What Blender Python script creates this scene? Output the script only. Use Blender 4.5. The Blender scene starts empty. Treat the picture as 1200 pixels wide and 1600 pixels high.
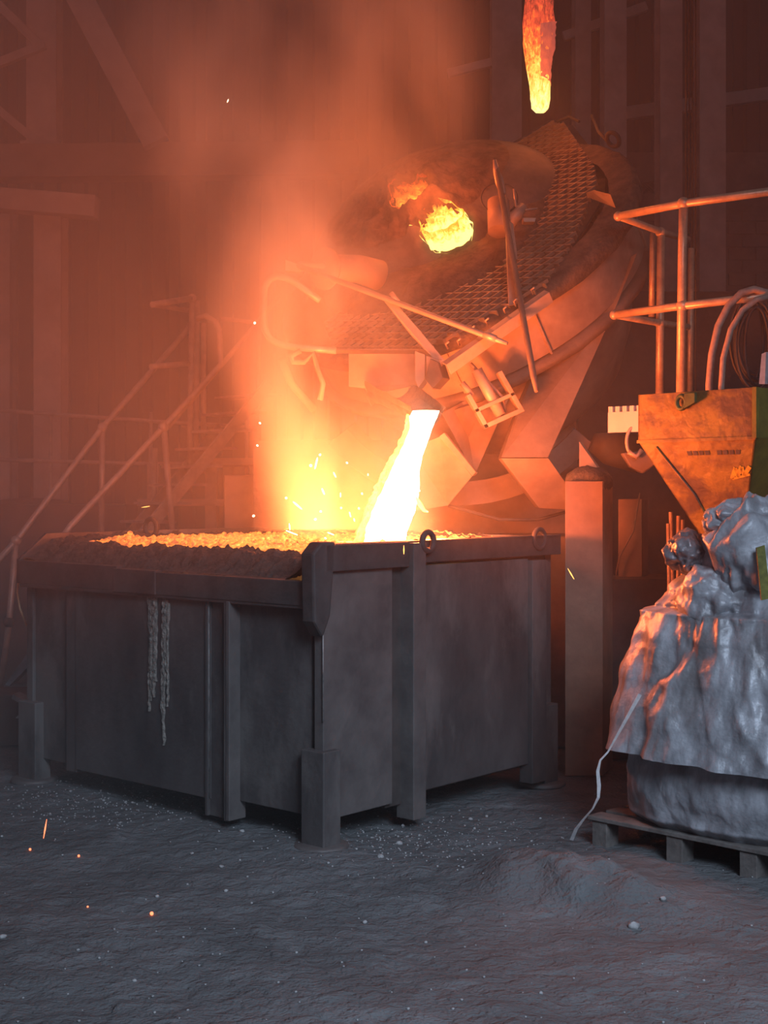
import bpy, math, random
from mathutils import Vector as V, noise, Matrix
random.seed(7)
S = bpy.context.scene
COL = S.collection
F, H = 2170.0, 1.7
PI = math.pi

# ------------------------------------------------------------------ camera, world, lights, exposure
cam = bpy.data.cameras.new('camera'); co = bpy.data.objects.new('camera', cam); COL.objects.link(co)
co.location = (0, 0, H); co.rotation_euler = (PI / 2, 0, 0)
cam.sensor_fit = 'VERTICAL'; cam.sensor_height = 24; cam.lens = 24 * F / 1600
cam.shift_y = -35 / 1600
cam.clip_end = 60
S.camera = co
vs = S.view_settings
vs.view_transform = 'Standard'; vs.look = 'None'; vs.gamma = 1; vs.use_curve_mapping = False
vs.exposure = 0.0

w = bpy.data.worlds.new('world'); S.world = w; w.use_nodes = True
w.node_tree.nodes['Background'].inputs[0].default_value = (0.56, 0.56, 0.74, 1)
w.node_tree.nodes['Background'].inputs[1].default_value = 0.09
S.cycles.max_bounces = 6; S.cycles.diffuse_bounces = 3; S.cycles.glossy_bounces = 2
S.cycles.transparent_max_bounces = 8; S.cycles.volume_bounces = 1
S.cycles.volume_step_rate = 1.0; S.cycles.volume_max_steps = 96
S.cycles.sample_clamp_indirect = 6
S.cycles.use_denoising = True; S.cycles.use_adaptive_sampling = True; S.cycles.adaptive_threshold = .03


def lamp(name, kind, loc, energy, color, **kw):
    l = bpy.data.lights.new(name, kind); l.energy = energy; l.color = color
    for k, v in kw.items(): setattr(l, k, v)
    o = bpy.data.objects.new(name, l); COL.objects.link(o); o.location = loc
    return o


def aim(o, tgt):
    o.rotation_euler = (V(tgt) - o.location).to_track_quat('-Z', 'Y').to_euler()


HOT = (1.0, 0.165, 0.034)
# daylight through the high opening behind the camera
d = lamp('daylight', 'AREA', (2.6, -1.2, 5.2), 84, (0.66, 0.80, 1.0), size=3.0, spread=math.radians(62))
aim(d, (0.6, 5.0, 0.2))
# light given off by the pouring steel, the bath in the box, the roof ports and the electrode
def melt_lamps():
    lamp('stream_glow', 'POINT', (0.24, 7.42, 1.50), 230, HOT, shadow_soft_size=0.12)
    lamp('stream_back_glow', 'POINT', (-0.14, 7.78, 1.66), 75, HOT, shadow_soft_size=0.15)
    lamp('stream_top_glow', 'POINT', (0.30, 7.86, 1.98), 45, HOT, shadow_soft_size=0.08)
    lamp('bath_glow', 'AREA', (-0.22, 7.72, 1.47), 130, HOT, shape='DISK', size=1.0).rotation_euler = (PI, 0, 0)
    lamp('port_glow', 'POINT', PT_PORT, 22, HOT, shadow_soft_size=0.08)
    lamp('electrode_glow', 'POINT', (1.16, 9.75, 4.40), 7, (1, .2, .04), shadow_soft_size=0.08)


# ------------------------------------------------------------------ helpers
def P(px, py, Y): return V(((px - 600) / F * Y, Y, H - (py - 765) / F * Y))


def tag(o, label=None, cat=None, group=None, kind=None):
    if label: o['label'] = label
    if cat: o['category'] = cat
    if group: o['group'] = group
    if kind: o['kind'] = kind
    return o


def empty(name, loc, label=None, cat=None, group=None):
    o = bpy.data.objects.new(name, None); COL.objects.link(o); o.location = loc
    o.empty_display_size = .1
    return tag(o, label, cat, group)


class MB:
    def __init__(s): s.v = []; s.f = []; s.sm = []

    def add(s, vs, fs, smooth=False):
        b = len(s.v); s.v += [V(p) for p in vs]
        s.f += [[i + b for i in f] for f in fs]; s.sm += [smooth] * len(fs)
        return s

    def hexa(s, p):  # 8 points: bottom loop 4, top loop 4
        return s.add(p, [(3, 2, 1, 0), (4, 5, 6, 7), (0, 1, 5, 4), (1, 2, 6, 5), (2, 3, 7, 6), (3, 0, 4, 7)])

    def obox(s, o, ex, ey, ez, x0, x1, y0, y1, z0, z1):
        f = lambda x, y, z: V(o) + V(ex) * x + V(ey) * y + V(ez) * z
        return s.hexa([f(x0, y0, z0), f(x1, y0, z0), f(x1, y1, z0), f(x0, y1, z0), f(x0, y0, z1), f(x1, y0, z1), f(x1, y1, z1), f(x0, y1, z1)])

    def box(s, x0, x1, y0, y1, z0, z1):
        return s.obox((0, 0, 0), (1, 0, 0), (0, 1, 0), (0, 0, 1), x0, x1, y0, y1, z0, z1)

    def prism(s, pts, d):
        n = len(pts); d = V(d)
        a = [V(p) for p in pts]; b = [p + d for p in a]
        return s.add(a + b, [list(range(n))[::-1], list(range(n, 2 * n))] + [(i, (i + 1) % n, n + (i + 1) % n, n + i) for i in range(n)])

    def tube(s, pts, r, n=10, caps=True, closed=False):
        pts = [V(p) for p in pts]; m = len(pts)
        rr = r if isinstance(r, (list, tuple)) else [r] * m
        vs = []; prev = None
        for i, p in enumerate(pts):
            if closed: t = pts[(i + 1) % m] - pts[i - 1]
            else: t = pts[min(i + 1, m - 1)] - pts[max(i - 1, 0)]
            t.normalize()
            if prev is None:
                a = V((0, 0, 1)) if abs(t.z) < .9 else V((1, 0, 0))
                x = t.cross(a).normalized()
            else:
                x = (prev - t * prev.dot(t)).normalized()
            prev = x; y = t.cross(x)
            for k in range(n):
                c = 2 * PI * k / n
                vs.append(p + (x * math.cos(c) + y * math.sin(c)) * rr[i])
        fs = []
        for i in range(m if closed else m - 1):
            j = (i + 1) % m
            for k in range(n):
                fs.append((i * n + k, i * n + (k + 1) % n, j * n + (k + 1) % n, j * n + k))
        s.add(vs, fs, True)
        if caps and not closed:
            b = len(s.v) - len(vs)
            s.f += [list(range(b, b + n))[::-1], list(range(b + (m - 1) * n, b + m * n))]; s.sm += [False, False]
        return s

    def ball(s, c, r, n=10, sc=(1, 1, 1), fn=None):
        vs = []; m = n
        for i in range(m + 1):
            a = PI * i / m
            for k in range(2 * n):
                t = PI * k / n
                q = V((math.sin(a) * math.cos(t), math.sin(a) * math.sin(t), math.cos(a)))
                rr = r * (fn(q) if fn else 1)
                vs.append(V(c) + V((q.x * sc[0], q.y * sc[1], q.z * sc[2])) * rr)
        fs = []
        for i in range(m):
            for k in range(2 * n):
                k2 = (k + 1) % (2 * n)
                fs.append((i * 2 * n + k, (i + 1) * 2 * n + k, (i + 1) * 2 * n + k2, i * 2 * n + k2))
        return s.add(vs, fs, True)

    def lathe(s, o, ax, ay, az, prof, n=48, fn=None):  # prof: (radius, height)
        vs = []
        for (r, h) in prof:
            for k in range(n):
                t = 2 * PI * k / n
                p = V(o) + (V(ax) * math.cos(t) + V(ay) * math.sin(t)) * r + V(az) * h
                if fn: p = fn(p, t, r, h)
                vs.append(p)
        fs = [(i * n + k, i * n + (k + 1) % n, (i + 1) * n + (k + 1) % n, (i + 1) * n + k) for i in range(len(prof) - 1) for k in range(n)]
        return s.add(vs, fs, True)

    def grid(s, f, nu, nv, smooth=True, wrap=False, hole=None):
        vs = [f(i / nu, j / nv) for j in range(nv + 1) for i in range(nu + (0 if wrap else 1))]
        m = nu if wrap else nu + 1
        fs = [(j * m + i, j * m + (i + 1) % m, (j + 1) * m + (i + 1) % m, (j + 1) * m + i) for j in range(nv) for i in range(nu)
              if not (hole and hole((i + .5) / nu, (j + .5) / nv))]
        return s.add(vs, fs, smooth)

    def build(s, name, mat, parent=None, bevel=0, sharp=40):
        me = bpy.data.meshes.new(name); me.from_pydata([tuple(v) for v in s.v], [], s.f)
        me.update(); me.polygons.foreach_set('use_smooth', s.sm)
        me.materials.append(mat)
        o = bpy.data.objects.new(name, me); COL.objects.link(o)
        # keep the object's origin at its own middle
        c = sum((V(v) for v in s.v), V()) / max(1, len(s.v))
        me.transform(Matrix.Translation(-c)); o.location = c
        if parent:
            o.parent = parent
            wp = V(parent.location); q = parent
            while q.parent: q = q.parent; wp += V(q.location)
            o.location = c - wp
        if bevel:
            b = o.modifiers.new('b', 'BEVEL'); b.width = bevel; b.segments = 2; b.limit_method = 'ANGLE'; b.angle_limit = math.radians(sharp)
        return o


def interp(tab, z):
    if z <= tab[0][0]: return tab[0][1]
    for (z0, a), (z1, b) in zip(tab, tab[1:]):
        if z <= z1: f = (z - z0) / (z1 - z0); f = f * f * (3 - 2 * f); return a + (b - a) * f
    return tab[-1][1]
def rnd(p, sc=1, o=0): return noise.noise(V(p) * sc + V((o, o * 1.7, -o)))
def ridge(p, sc=1, o=0): return 1 - abs(rnd(p, sc, o)) * 2


# ------------------------------------------------------------------ materials
def nt(name):
    m = bpy.data.materials.new(name); m.use_nodes = True
    return m, m.node_tree.nodes, m.node_tree.links


def mat(name, c1, c2=None, scale=4, rough=.7, metal=0, bump=.3, bscale=30, lo=.35, hi=.65, c3=None, s3=1.2, stretch=(1, 1, 1), lo3=.5, hi3=.62):
    m, N, L = nt(name); b = N['Principled BSDF']
    b.inputs['Roughness'].default_value = rough; b.inputs['Metallic'].default_value = metal
    tc = N.new('ShaderNodeNewGeometry'); mp = N.new('ShaderNodeMapping'); L.new(tc.outputs['Position'], mp.inputs[0])
    mp.inputs['Scale'].default_value = stretch
    def fac(sc, a, z, det=8):
        n = N.new('ShaderNodeTexNoise'); n.inputs['Scale'].default_value = sc; n.inputs['Detail'].default_value = det; n.inputs['Roughness'].default_value = .65
        L.new(mp.outputs[0], n.inputs[0])
        r = N.new('ShaderNodeMapRange'); r.inputs[1].default_value = a; r.inputs[2].default_value = z
        L.new(n.outputs[0], r.inputs[0]); return r.outputs[0]
    c2 = c2 or tuple(x * .6 for x in c1)
    mx = N.new('ShaderNodeMix'); mx.data_type = 'RGBA'
    mx.inputs[6].default_value = (*c1, 1); mx.inputs[7].default_value = (*c2, 1)
    L.new(fac(scale, lo, hi), mx.inputs[0]); out = mx.outputs[2]
    if c3:
        m3 = N.new('ShaderNodeMix'); m3.data_type = 'RGBA'; L.new(out, m3.inputs[6]); m3.inputs[7].default_value = (*c3, 1)
        L.new(fac(s3, lo3, hi3), m3.inputs[0]); out = m3.outputs[2]
    L.new(out, b.inputs['Base Color'])
    if bump:
        n = N.new('ShaderNodeTexNoise'); n.inputs['Scale'].default_value = bscale; n.inputs['Detail'].default_value = 6
        L.new(tc.outputs['Position'], n.inputs[0])
        bp = N.new('ShaderNodeBump'); bp.inputs['Strength'].default_value = bump; bp.inputs['Distance'].default_value = .01
        L.new(n.outputs[0], bp.inputs['Height']); L.new(bp.outputs[0], b.inputs['Normal'])
    return m


def hot(name, stops, scale=10, strength=4, stretch=(1, 1, 1), base=(.08, .05, .04), axis=None, a0=0, a1=1, mixn=.5, rough=.8):
    """incandescent crust: colour follows temperature (noise, and the distance along an axis)"""
    m, N, L = nt(name); b = N['Principled BSDF']; b.inputs['Base Color'].default_value = (*base, 1); b.inputs['Roughness'].default_value = rough
    g = N.new('ShaderNodeNewGeometry'); mp = N.new('ShaderNodeMapping'); mp.inputs['Scale'].default_value = stretch; L.new(g.outputs['Position'], mp.inputs[0])
    n = N.new('ShaderNodeTexNoise'); n.inputs['Scale'].default_value = scale; n.inputs['Detail'].default_value = 7; n.inputs['Roughness'].default_value = .7
    n.inputs['Distortion'].default_value = .6
    L.new(mp.outputs[0], n.inputs[0]); out = n.outputs[0]
    if axis is not None:
        dt = N.new('ShaderNodeVectorMath'); dt.operation = 'DOT_PRODUCT'; dt.inputs[1].default_value = axis; L.new(g.outputs['Position'], dt.inputs[0])
        r = N.new('ShaderNodeMapRange'); r.inputs[1].default_value = a0; r.inputs[2].default_value = a1; L.new(dt.outputs['Value'], r.inputs[0])
        ma = N.new('ShaderNodeMath'); ma.operation = 'MULTIPLY_ADD'; ma.inputs[1].default_value = mixn; L.new(out, ma.inputs[0])
        mb = N.new('ShaderNodeMath'); mb.operation = 'MULTIPLY'; mb.inputs[1].default_value = 1 - mixn; L.new(r.outputs[0], mb.inputs[0]); L.new(mb.outputs[0], ma.inputs[2]); out = ma.outputs[0]
    cr = N.new('ShaderNodeValToRGB'); e = cr.color_ramp.elements
    while len(e) < len(stops): e.new(.5)
    for q, (p, c) in zip(e, stops): q.position = p; q.color = (*c, 1)
    L.new(out, cr.inputs[0]); L.new(cr.outputs[0], b.inputs['Emission Color']); b.inputs['Emission Strength'].default_value = strength
    bp = N.new('ShaderNodeBump'); bp.inputs['Strength'].default_value = .6; bp.inputs['Distance'].default_value = .02; L.new(n.outputs[0], bp.inputs['Height']); L.new(bp.outputs[0], b.inputs['Normal'])
    return m


M = dict(
    box=mat('box_steel', (.115, .105, .105), (.055, .05, .052), 3, .62, .2, .35, 25, c3=(.17, .16, .155), s3=1.6, stretch=(1, 1, .5)),
    boxdark=mat('box_band_steel', (.09, .078, .078), (.045, .04, .04), 5, .7, .1, .4, 30),
    boxlight=mat('box_post_steel', (.17, .155, .15), (.10, .09, .09), 4, .6, .2, .3, 30),
    edge=mat('worn_edge', (.35, .33, .32), (.15, .14, .14), 20, .5, .4, .2),
    sand=mat('lining_sand', (.09, .07, .062), (.045, .035, .03), 18, .95, 0, 1, 60),
    floor=mat('floor_dust', (.14, .15, .157), (.095, .10, .105), 1.3, .92, 0, .8, 22, c3=(.20, .215, .225), s3=3.5, lo3=.5, hi3=.85),
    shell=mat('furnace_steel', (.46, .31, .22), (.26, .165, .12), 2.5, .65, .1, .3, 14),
    deckd=mat('deck_steel', (.14, .095, .075), (.08, .055, .045), 5, .8, .1, .4, 25),
    crust=mat('slag_crust', (.17, .11, .08), (.06, .04, .03), 9, .95, 0, 1, 35),
    roof=mat('roof_refractory', (.17, .14, .13), (.10, .085, .08), 4, 1.0, 0, .5, 25),
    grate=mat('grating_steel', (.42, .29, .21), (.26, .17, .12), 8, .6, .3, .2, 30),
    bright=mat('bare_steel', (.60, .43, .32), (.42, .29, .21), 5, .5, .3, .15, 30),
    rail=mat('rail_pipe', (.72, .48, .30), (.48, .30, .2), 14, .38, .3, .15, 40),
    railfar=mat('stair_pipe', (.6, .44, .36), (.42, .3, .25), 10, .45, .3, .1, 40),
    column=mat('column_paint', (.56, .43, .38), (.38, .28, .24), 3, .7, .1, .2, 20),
    clad=mat('cladding', (.09, .055, .045), (.05, .032, .026), 1.2, .75, .1, .1, 20),
    brick=mat('brick', (.17, .12, .10), (.10, .07, .06), 6, .9, 0, .4, 30),
    postm=mat('post_paint', (.32, .20, .14), (.2, .125, .09), 4, .7, .1, .2, 25),
    dark=mat('dark_steel', (.10, .08, .075), (.05, .04, .038), 4, .8, .1, .3, 25),
    plate=mat('base_steel', (.27, .185, .14), (.15, .10, .075), 3, .75, .1, .3, 25),
    hopper=mat('hopper_yellow', (.29, .185, .035), (.15, .08, .03), 5, .55, .1, .3, 30, c3=(.10, .06, .04), s3=3.4, stretch=(1, 1, 1.6), lo3=.49, hi3=.60),
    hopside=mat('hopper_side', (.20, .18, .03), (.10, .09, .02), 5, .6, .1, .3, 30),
    mark=mat('yellow_mark', (.75, .47, .03), (.5, .28, .03), 30, .5, 0, .1),
    green=mat('green_lug', (.07, .12, .04), (.05, .07, .03), 20, .6, .2, .2),
    bag=mat('bag_film', (.44, .46, .50), (.20, .21, .23), 7, .42, .1, .35, 45, c3=(.16, .155, .16), s3=2.2, stretch=(1.4, 1.4, .7), lo3=.50, hi3=.68),
    bagdark=mat('bag_neck_film', (.26, .25, .27), (.10, .09, .095), 9, .35, .2, .5, 40),
    strap=mat('pale_strap', (.6, .6, .62), (.45, .45, .46), 30, .8, 0, .1),
    ystrap=mat('olive_strap', (.16, .16, .03), (.09, .09, .02), 40, .8, 0, .3, 120),
    wood=mat('pallet_wood', (.17, .155, .145), (.09, .08, .075), 12, .85, 0, .4, 40),
    hose=mat('hose_rubber', (.42, .3, .24), (.3, .2, .16), 30, .6, 0, .1),
    hosed=mat('black_hose', (.045, .038, .038), (.03, .025, .025), 20, .6, 0, .1),
    pale=mat('pale_box', (.75, .62, .55), (.6, .5, .45), 5, .5, 0, .05),
    stone=mat('stone', (.45, .45, .45), (.25, .25, .26), 30, .9, 0, .5, 60),
    drip=mat('dried_drip', (.30, .28, .25), (.12, .11, .10), 40, .95, 0, 1, 90),
    scrap=mat('scrap_sheet', (.38, .44, .48), (.2, .24, .27), 8, .45, .4, .2),
)
PA0 = V((.413, .51, -.754)).dot(P(705, 375, 9.7)) - .46
M['stream'] = hot('molten_steel', [(0, (1, .62, .10)), (.40, (1, .85, .35)), (.55, (1, .95, .7))], 6, 7, (2, 2, .4), axis=(1, 0, -.35), a0=-.75, a1=-.45, mixn=.35)
M['fringe'] = hot('stream_fringe', [(0, (1, .36, .04)), (.4, (1, .6, .07)), (.7, (1, .85, .25))], 14, 2.2, (2, 2, .5))
M['bath'] = hot('bath_melt', [(0, (1, .35, .05)), (.5, (1, .6, .12)), (.7, (1, .85, .35))], 9, 3.5)
M['ember'] = hot('ember_slag', [(0, (.05, .005, .001)), (.42, (.25, .04, .006)), (.60, (1, .26, .03)), (.72, (1, .65, .14))], 26, 2.2, base=(.22, .15, .11), axis=(.9, .0, 0), a0=-2.4, a1=.6, mixn=.8)
M['spark'] = hot('spark_hot', [(0, (1, .66, .30)), (1, (1, .8, .5))], 5, 9)
M['sparkor'] = hot('spark_orange', [(0, (1, .33, .06)), (1, (1, .5, .12))], 5, 3)
M['sparkred'] = hot('spark_red', [(0, (1, .12, .05)), (1, (1, .25, .1))], 5, 3)
M['port'] = hot('port_glow', [(.30, (.10, .008, .001)), (.40, (.6, .08, .01)), (.50, (1, .34, .03)), (.60, (1, .80, .2))], 26, 2.2, axis=(.413, .51, -.754), a0=PA0, a1=PA0 + .42, mixn=.5)
M['elec'] = hot('electrode_heat', [(.30, (.10, .012, .006)), (.42, (.55, .05, .02)), (.50, (1, .16, .02)), (.60, (1, .55, .08)), (.72, (1, .9, .35))], 28, 1.5, (1.6, 1.6, .7), base=(.3, .2, .18), axis=(0, 0, -1), a0=-5.3, a1=-4.42, mixn=.62)
M['eleccold'] = hot('electrode_skin', [(.3, (.30, .05, .04)), (.6, (.6, .09, .05)), (.8, (1, .3, .06))], 8, .9, (3, 3, .5), base=(.4, .25, .22), axis=(0, 0, -1), a0=-5.3, a1=-4.42, mixn=.5)

def fine_bump(m, scale, dist, strength=.8, ridged=True, stretch=(1, 1, 1)):
    N, L = m.node_tree.nodes, m.node_tree.links; b = N['Principled BSDF']
    g = N.new('ShaderNodeNewGeometry'); mp = N.new('ShaderNodeMapping'); mp.inputs['Scale'].default_value = stretch; L.new(g.outputs['Position'], mp.inputs[0])
    n = N.new('ShaderNodeTexNoise'); n.inputs['Scale'].default_value = scale; n.inputs['Detail'].default_value = 2; n.inputs['Distortion'].default_value = .4; L.new(mp.outputs[0], n.inputs[0]); h = n.outputs[0]
    if ridged:
        a = N.new('ShaderNodeMath'); a.operation = 'SUBTRACT'; L.new(h, a.inputs[0]); a.inputs[1].default_value = .5
        c = N.new('ShaderNodeMath'); c.operation = 'ABSOLUTE'; L.new(a.outputs[0], c.inputs[0]); h = c.outputs[0]
    bp = N.new('ShaderNodeBump'); bp.inputs['Strength'].default_value = strength; bp.inputs['Distance'].default_value = dist; L.new(h, bp.inputs['Height'])
    old = b.inputs['Normal'].links
    if old: L.new(old[0].from_socket, bp.inputs['Normal'])
    L.new(bp.outputs[0], b.inputs['Normal'])
fine_bump(M['bag'], 4.5, .07, .38, True, (1, 1, .5)); fine_bump(M['bagdark'], 6, .07, .5)
fine_bump(M['floor'], 14, .04, .7, False); fine_bump(M['floor'], 70, .012, .8, False)
fine_bump(M['hopper'], 12, .01, .6, False)

# ------------------------------------------------------------------ floor, walls
def mound(x, y):
    z = .035 * rnd((x, y, 0), 1.2) + .018 * rnd((x, y, 0), 4, 3) + .012 * rnd((x, y, 0), 11, 5) + .004 * rnd((x, y, 0), 40, 5)
    z *= .8
    q = P(905, 1395, 5.9)
    dx, dy = x - q.x, y - q.y
    a = dx * .86 - dy * .5; b = dx * .5 + dy * .86
    m = math.exp(-(a / .42) ** 2 - (b / .20) ** 2)
    z += m * (.15 + .05 * rnd((x, y, 0), 7, 1) + .02 * rnd((x, y, 0), 22, 1))
    q = P(815, 1370, 6.2); m = math.exp(-((x - q.x) / .15) ** 2 - ((y - q.y) / .12) ** 2)
    z += m * .05 * (1 + rnd((x, y, 0), 12, 2))
    return z - .012
fl = MB()
fl.grid(lambda u, v: V((-5 + 10 * u, 3 + 5.5 * v ** 1.2, mound(-5 + 10 * u, 3 + 5.5 * v ** 1.2))), 380, 300)
fl.grid(lambda u, v: V((-12 + 24 * u, 8.5 + 9.5 * v, mound(-12 + 24 * u, 8.5 + 9.5 * v) if v > 0 else -.04)), 60, 30)
fl.grid(lambda u, v: V((-12 + 24 * u, -4 + 7.05 * v, -.02)), 4, 4)
fl.grid(lambda u, v: V((-12 + 7.05 * u, 3 + 5.6 * v, -.02)), 4, 4)
fl.grid(lambda u, v: V((4.95 + 7.05 * u, 3 + 5.6 * v, -.02)), 4, 4)
tag(fl.build('floor', M['floor']), kind='structure')

WY = 15.5
def corr(x0, x1, z0, z1, Y, pitch=.30, dep=.06):
    m = MB(); xs = []; x = x0
    while x < x1:
        xs += [(x, 0), (x + pitch * .35, 0), (x + pitch * .45, -dep), (x + pitch * .9, -dep)]; x += pitch
    for (a, da), (b, db) in zip(xs, xs[1:]):
        m.add([(a, Y + da, z0), (b, Y + db, z0), (b, Y + db, z1), (a, Y + da, z1)], [(0, 1, 2, 3)])
    return m
tag(corr(-9, 9, 0, 10, WY).build('wall_back', M['clad']), kind='structure')
# brick lower wall on the right
m = MB(); m.box(2.55, 7, WY - .35, WY - .1, 0, P(1200, 250, WY).z)
for k in range(34):
    z = .14 * k
    for i in range(16):
        x = 2.55 + i * .30 + (.15 if k % 2 else 0)
        if z > 1.8 and z < P(1200, 250, WY).z - .14: m.box(x + .006, x + .29, WY - .375, WY - .35, z + .006, z + .13)
tag(m.build('wall_right', M['brick']), kind='structure')


def ibeam(mb, a, b, w, dpt, ydir=V((0, 1, 0))):
    a, b = V(a), V(b); t = (b - a).normalized(); x = ydir.cross(t).normalized(); y = ydir; L = (b - a).length
    f = .025
    mb.obox(a, x, y, t, -w / 2, w / 2, -dpt / 2, -dpt / 2 + f, 0, L)
    mb.obox(a, x, y, t, -w / 2, w / 2, dpt / 2 - f, dpt / 2, 0, L)
    mb.obox(a, x, y, t, -.012, .012, -dpt / 2 + f, dpt / 2 - f, 0, L)
    return mb

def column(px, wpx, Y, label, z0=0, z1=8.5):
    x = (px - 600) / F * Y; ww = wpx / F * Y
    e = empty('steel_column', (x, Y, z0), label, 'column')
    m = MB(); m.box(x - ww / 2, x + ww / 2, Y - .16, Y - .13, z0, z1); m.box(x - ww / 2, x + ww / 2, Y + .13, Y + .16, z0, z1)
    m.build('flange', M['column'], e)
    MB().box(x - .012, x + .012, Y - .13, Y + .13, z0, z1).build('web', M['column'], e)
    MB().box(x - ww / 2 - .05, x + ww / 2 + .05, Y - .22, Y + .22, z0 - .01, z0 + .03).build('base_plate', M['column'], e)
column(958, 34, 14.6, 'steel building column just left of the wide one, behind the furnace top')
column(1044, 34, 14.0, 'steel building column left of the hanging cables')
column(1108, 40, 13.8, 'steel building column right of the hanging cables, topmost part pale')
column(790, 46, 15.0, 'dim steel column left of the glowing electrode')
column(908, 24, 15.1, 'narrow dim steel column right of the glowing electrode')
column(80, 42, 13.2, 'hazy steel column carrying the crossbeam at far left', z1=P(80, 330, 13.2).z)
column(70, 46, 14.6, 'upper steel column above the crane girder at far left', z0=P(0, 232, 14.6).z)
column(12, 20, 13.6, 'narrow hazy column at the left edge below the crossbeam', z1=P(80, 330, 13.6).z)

def girt(name, a, b, h, label, cat, dep=.1, mt='column'):
    a, b = V(a), V(b); t = (b - a); L = t.length; t.normalize()
    o = MB().obox(a, t, V((0, 1, 0)), V((0, 1, 0)).cross(t) * -1, 0, L, -dep / 2, dep / 2, -h / 2, h / 2).build(name, M[mt], bevel=.008)
    return tag(o, label, cat)
girt('wall_rail', P(975, 178, 15.2), P(1400, 120, 15.2), .14, 'upper horizontal steel rail across the cladding at right', 'rail')
girt('wall_rail', P(960, 300, 15.2), P(1050, 290, 15.2), .13, 'lower horizontal steel rail between the two right columns', 'rail')
girt('crossbeam', P(-60, 308, 13.0), P(152, 325, 13.0), .20, 'hazy steel crossbeam on top of the left column', 'beam', .25)
girt('crane_girder', P(-200, 258, 14.2), P(560, 250, 14.2), .34, 'long hazy crane girder across the upper left', 'beam', .3, 'plate')
girt('diagonal_brace', P(95, -60, 14.0), P(245, 225, 14.0), .26, 'thick diagonal roof brace at upper left', 'brace', .2)
girt('truss_bar', P(-10, 102, 14.4), P(70, 70, 14.4), .09, 'short rising truss bar at upper left edge', 'truss bar', .08)
girt('truss_bar', P(-10, 165, 14.4), P(70, 232, 14.4), .08, 'short falling truss bar at left edge above the girder', 'truss bar', .08)
girt('truss_bar', P(-10, 0, 14.4), P(62, 70, 14.4), .09, 'topmost truss bar at upper left corner', 'truss bar', .08)
girt('truss_bar', P(880, 58, 15.0), P(1010, 10, 15.0), .10, 'faint diagonal bar right of the glowing electrode', 'truss bar', .08)
girt('truss_bar', P(700, 115, 14.9), P(780, 95, 14.9), .09, 'faint bar behind the smoke left of the electrode', 'truss bar', .08)
# far guard rail, left
e = empty('guard_rail', P(100, 720, 12.7), 'thin two-bar guard rail in the haze behind the stairs', 'railing')
for y0, y1 in ((636, 668), (716, 722)):
    MB().tube([P(-80, y0, 12.7), P(240, (y0 + y1) / 2 + 6, 12.7), P(400, y1, 12.8)], .018, 8).build('rail', M['railfar'], e)
for px in (-40, 78, 235, 385):
    z = P(0, 644, 12.7).z; x = (px - 600) / F * 12.7
    MB().tube([(x, 12.72, 0), (x, 12.72, z)], .018, 8).build('post', M['railfar'], e)

# ------------------------------------------------------------------ pit box (slag box)
C0 = V((-.288, 6.59, 0)); uL = V((-.751, .660, 0)).normalized(); uR = V((.660, .751, 0)).normalized(); Z = V((0, 0, 1))
LL, LR, ZT, ZB = 2.42, 1.97, 1.436, .13
BOX = empty('slag_box', C0, 'large dark steel casting box on legs catching the molten steel', 'steel box')
def bb(s0, s1, t0, t1, z0, z1, name, mt, bev=.004, parent=None):
    return MB().obox(C0, uL, uR, Z, s0, s1, t0, t1, z0, z1).build(name, M[mt], parent or BOX, bevel=bev)
# left face (t=0), panels
bb(.06, LL - .03, .02, .06, ZB, 1.20, 'left_wall', 'box')
pl = bb(.78, 1.92, -.018, .02, ZB - .01, 1.17, 'cover_plate', 'box', .003)
# weld bead round the cover plate
m = MB(); q = lambda s, z: C0 + uL * s + uR * -.02 + Z * z
m.tube([q(.79, ZB), q(.79, 1.16), q(1.9, 1.165)], .004, 6)
m.build('weld_bead', M['edge'], pl)
m = MB(); random.seed(3)
for k in range(16):
    g = k % 2; s0 = (1.245, 1.135)[g] + random.gauss(0, .016); wd = random.uniform(.006, .016); z1 = 1.19 - random.random() * .12; z0 = random.uniform(.28, .75)
    if k > 12: s0 = 1.10 + .13 * random.random(); z0, z1 = 1.02, 1.19
    def f(u, v, s0=s0, wd=wd, z0=z0, z1=z1, k=k):
        z = z0 + (z1 - z0) * v
        ww = wd * (.4 + .8 * v + 1.1 * abs(rnd((k * 9, 0, z), 14)))
        s = s0 + (u - .5) * 2 * ww + .022 * rnd((0, k, z), 4) + .007 * rnd((0, k, z), 22)
        bq = .003 + .014 * math.sin(PI * u) * (.3 + 1.2 * abs(rnd((s * 60, z * 26, k), 1)))
        if u in (0, 1): bq = 0
        return C0 + uL * s + uR * (-.0185 - bq) + Z * z
    m.grid(f, 6, 70)
m.build('dried_slag_drip', M['drip'], pl)['label'] = 'pale dried drips of slag on the plate'
m = MB()  # channel post on the left face
m.obox(C0, uL, uR, Z, .62, .80, -.012, .03, .035, 1.13)
m.obox(C0, uL, uR, Z, .62, .645, -.05, .06, .035, 1.14); m.obox(C0, uL, uR, Z, .79, .81, -.03, .06, .035, 1.14)
m.build('channel_post', M['box'], BOX, bevel=.003)
bb(.60, .625, -.055, .06, .04, 1.14, 'channel_post_lip', 'boxlight')
bb(1.92, 2.02, -.01, .03, .10, 1.17, 'stiffener', 'box')
# left band
bb(.03, 1.18, -.055, -.01, 1.145, 1.265, 'rim_band', 'boxdark')
bb(1.17, 1.52, -.062, -.01, 1.145, 1.272, 'rim_band', 'boxdark')
bb(1.51, LL + .03, -.05, -.01, 1.15, 1.285, 'rim_band', 'boxdark')
bb(.03, LL, -.05, .08, 1.13, 1.15, 'rim_shelf', 'boxdark')
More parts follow.
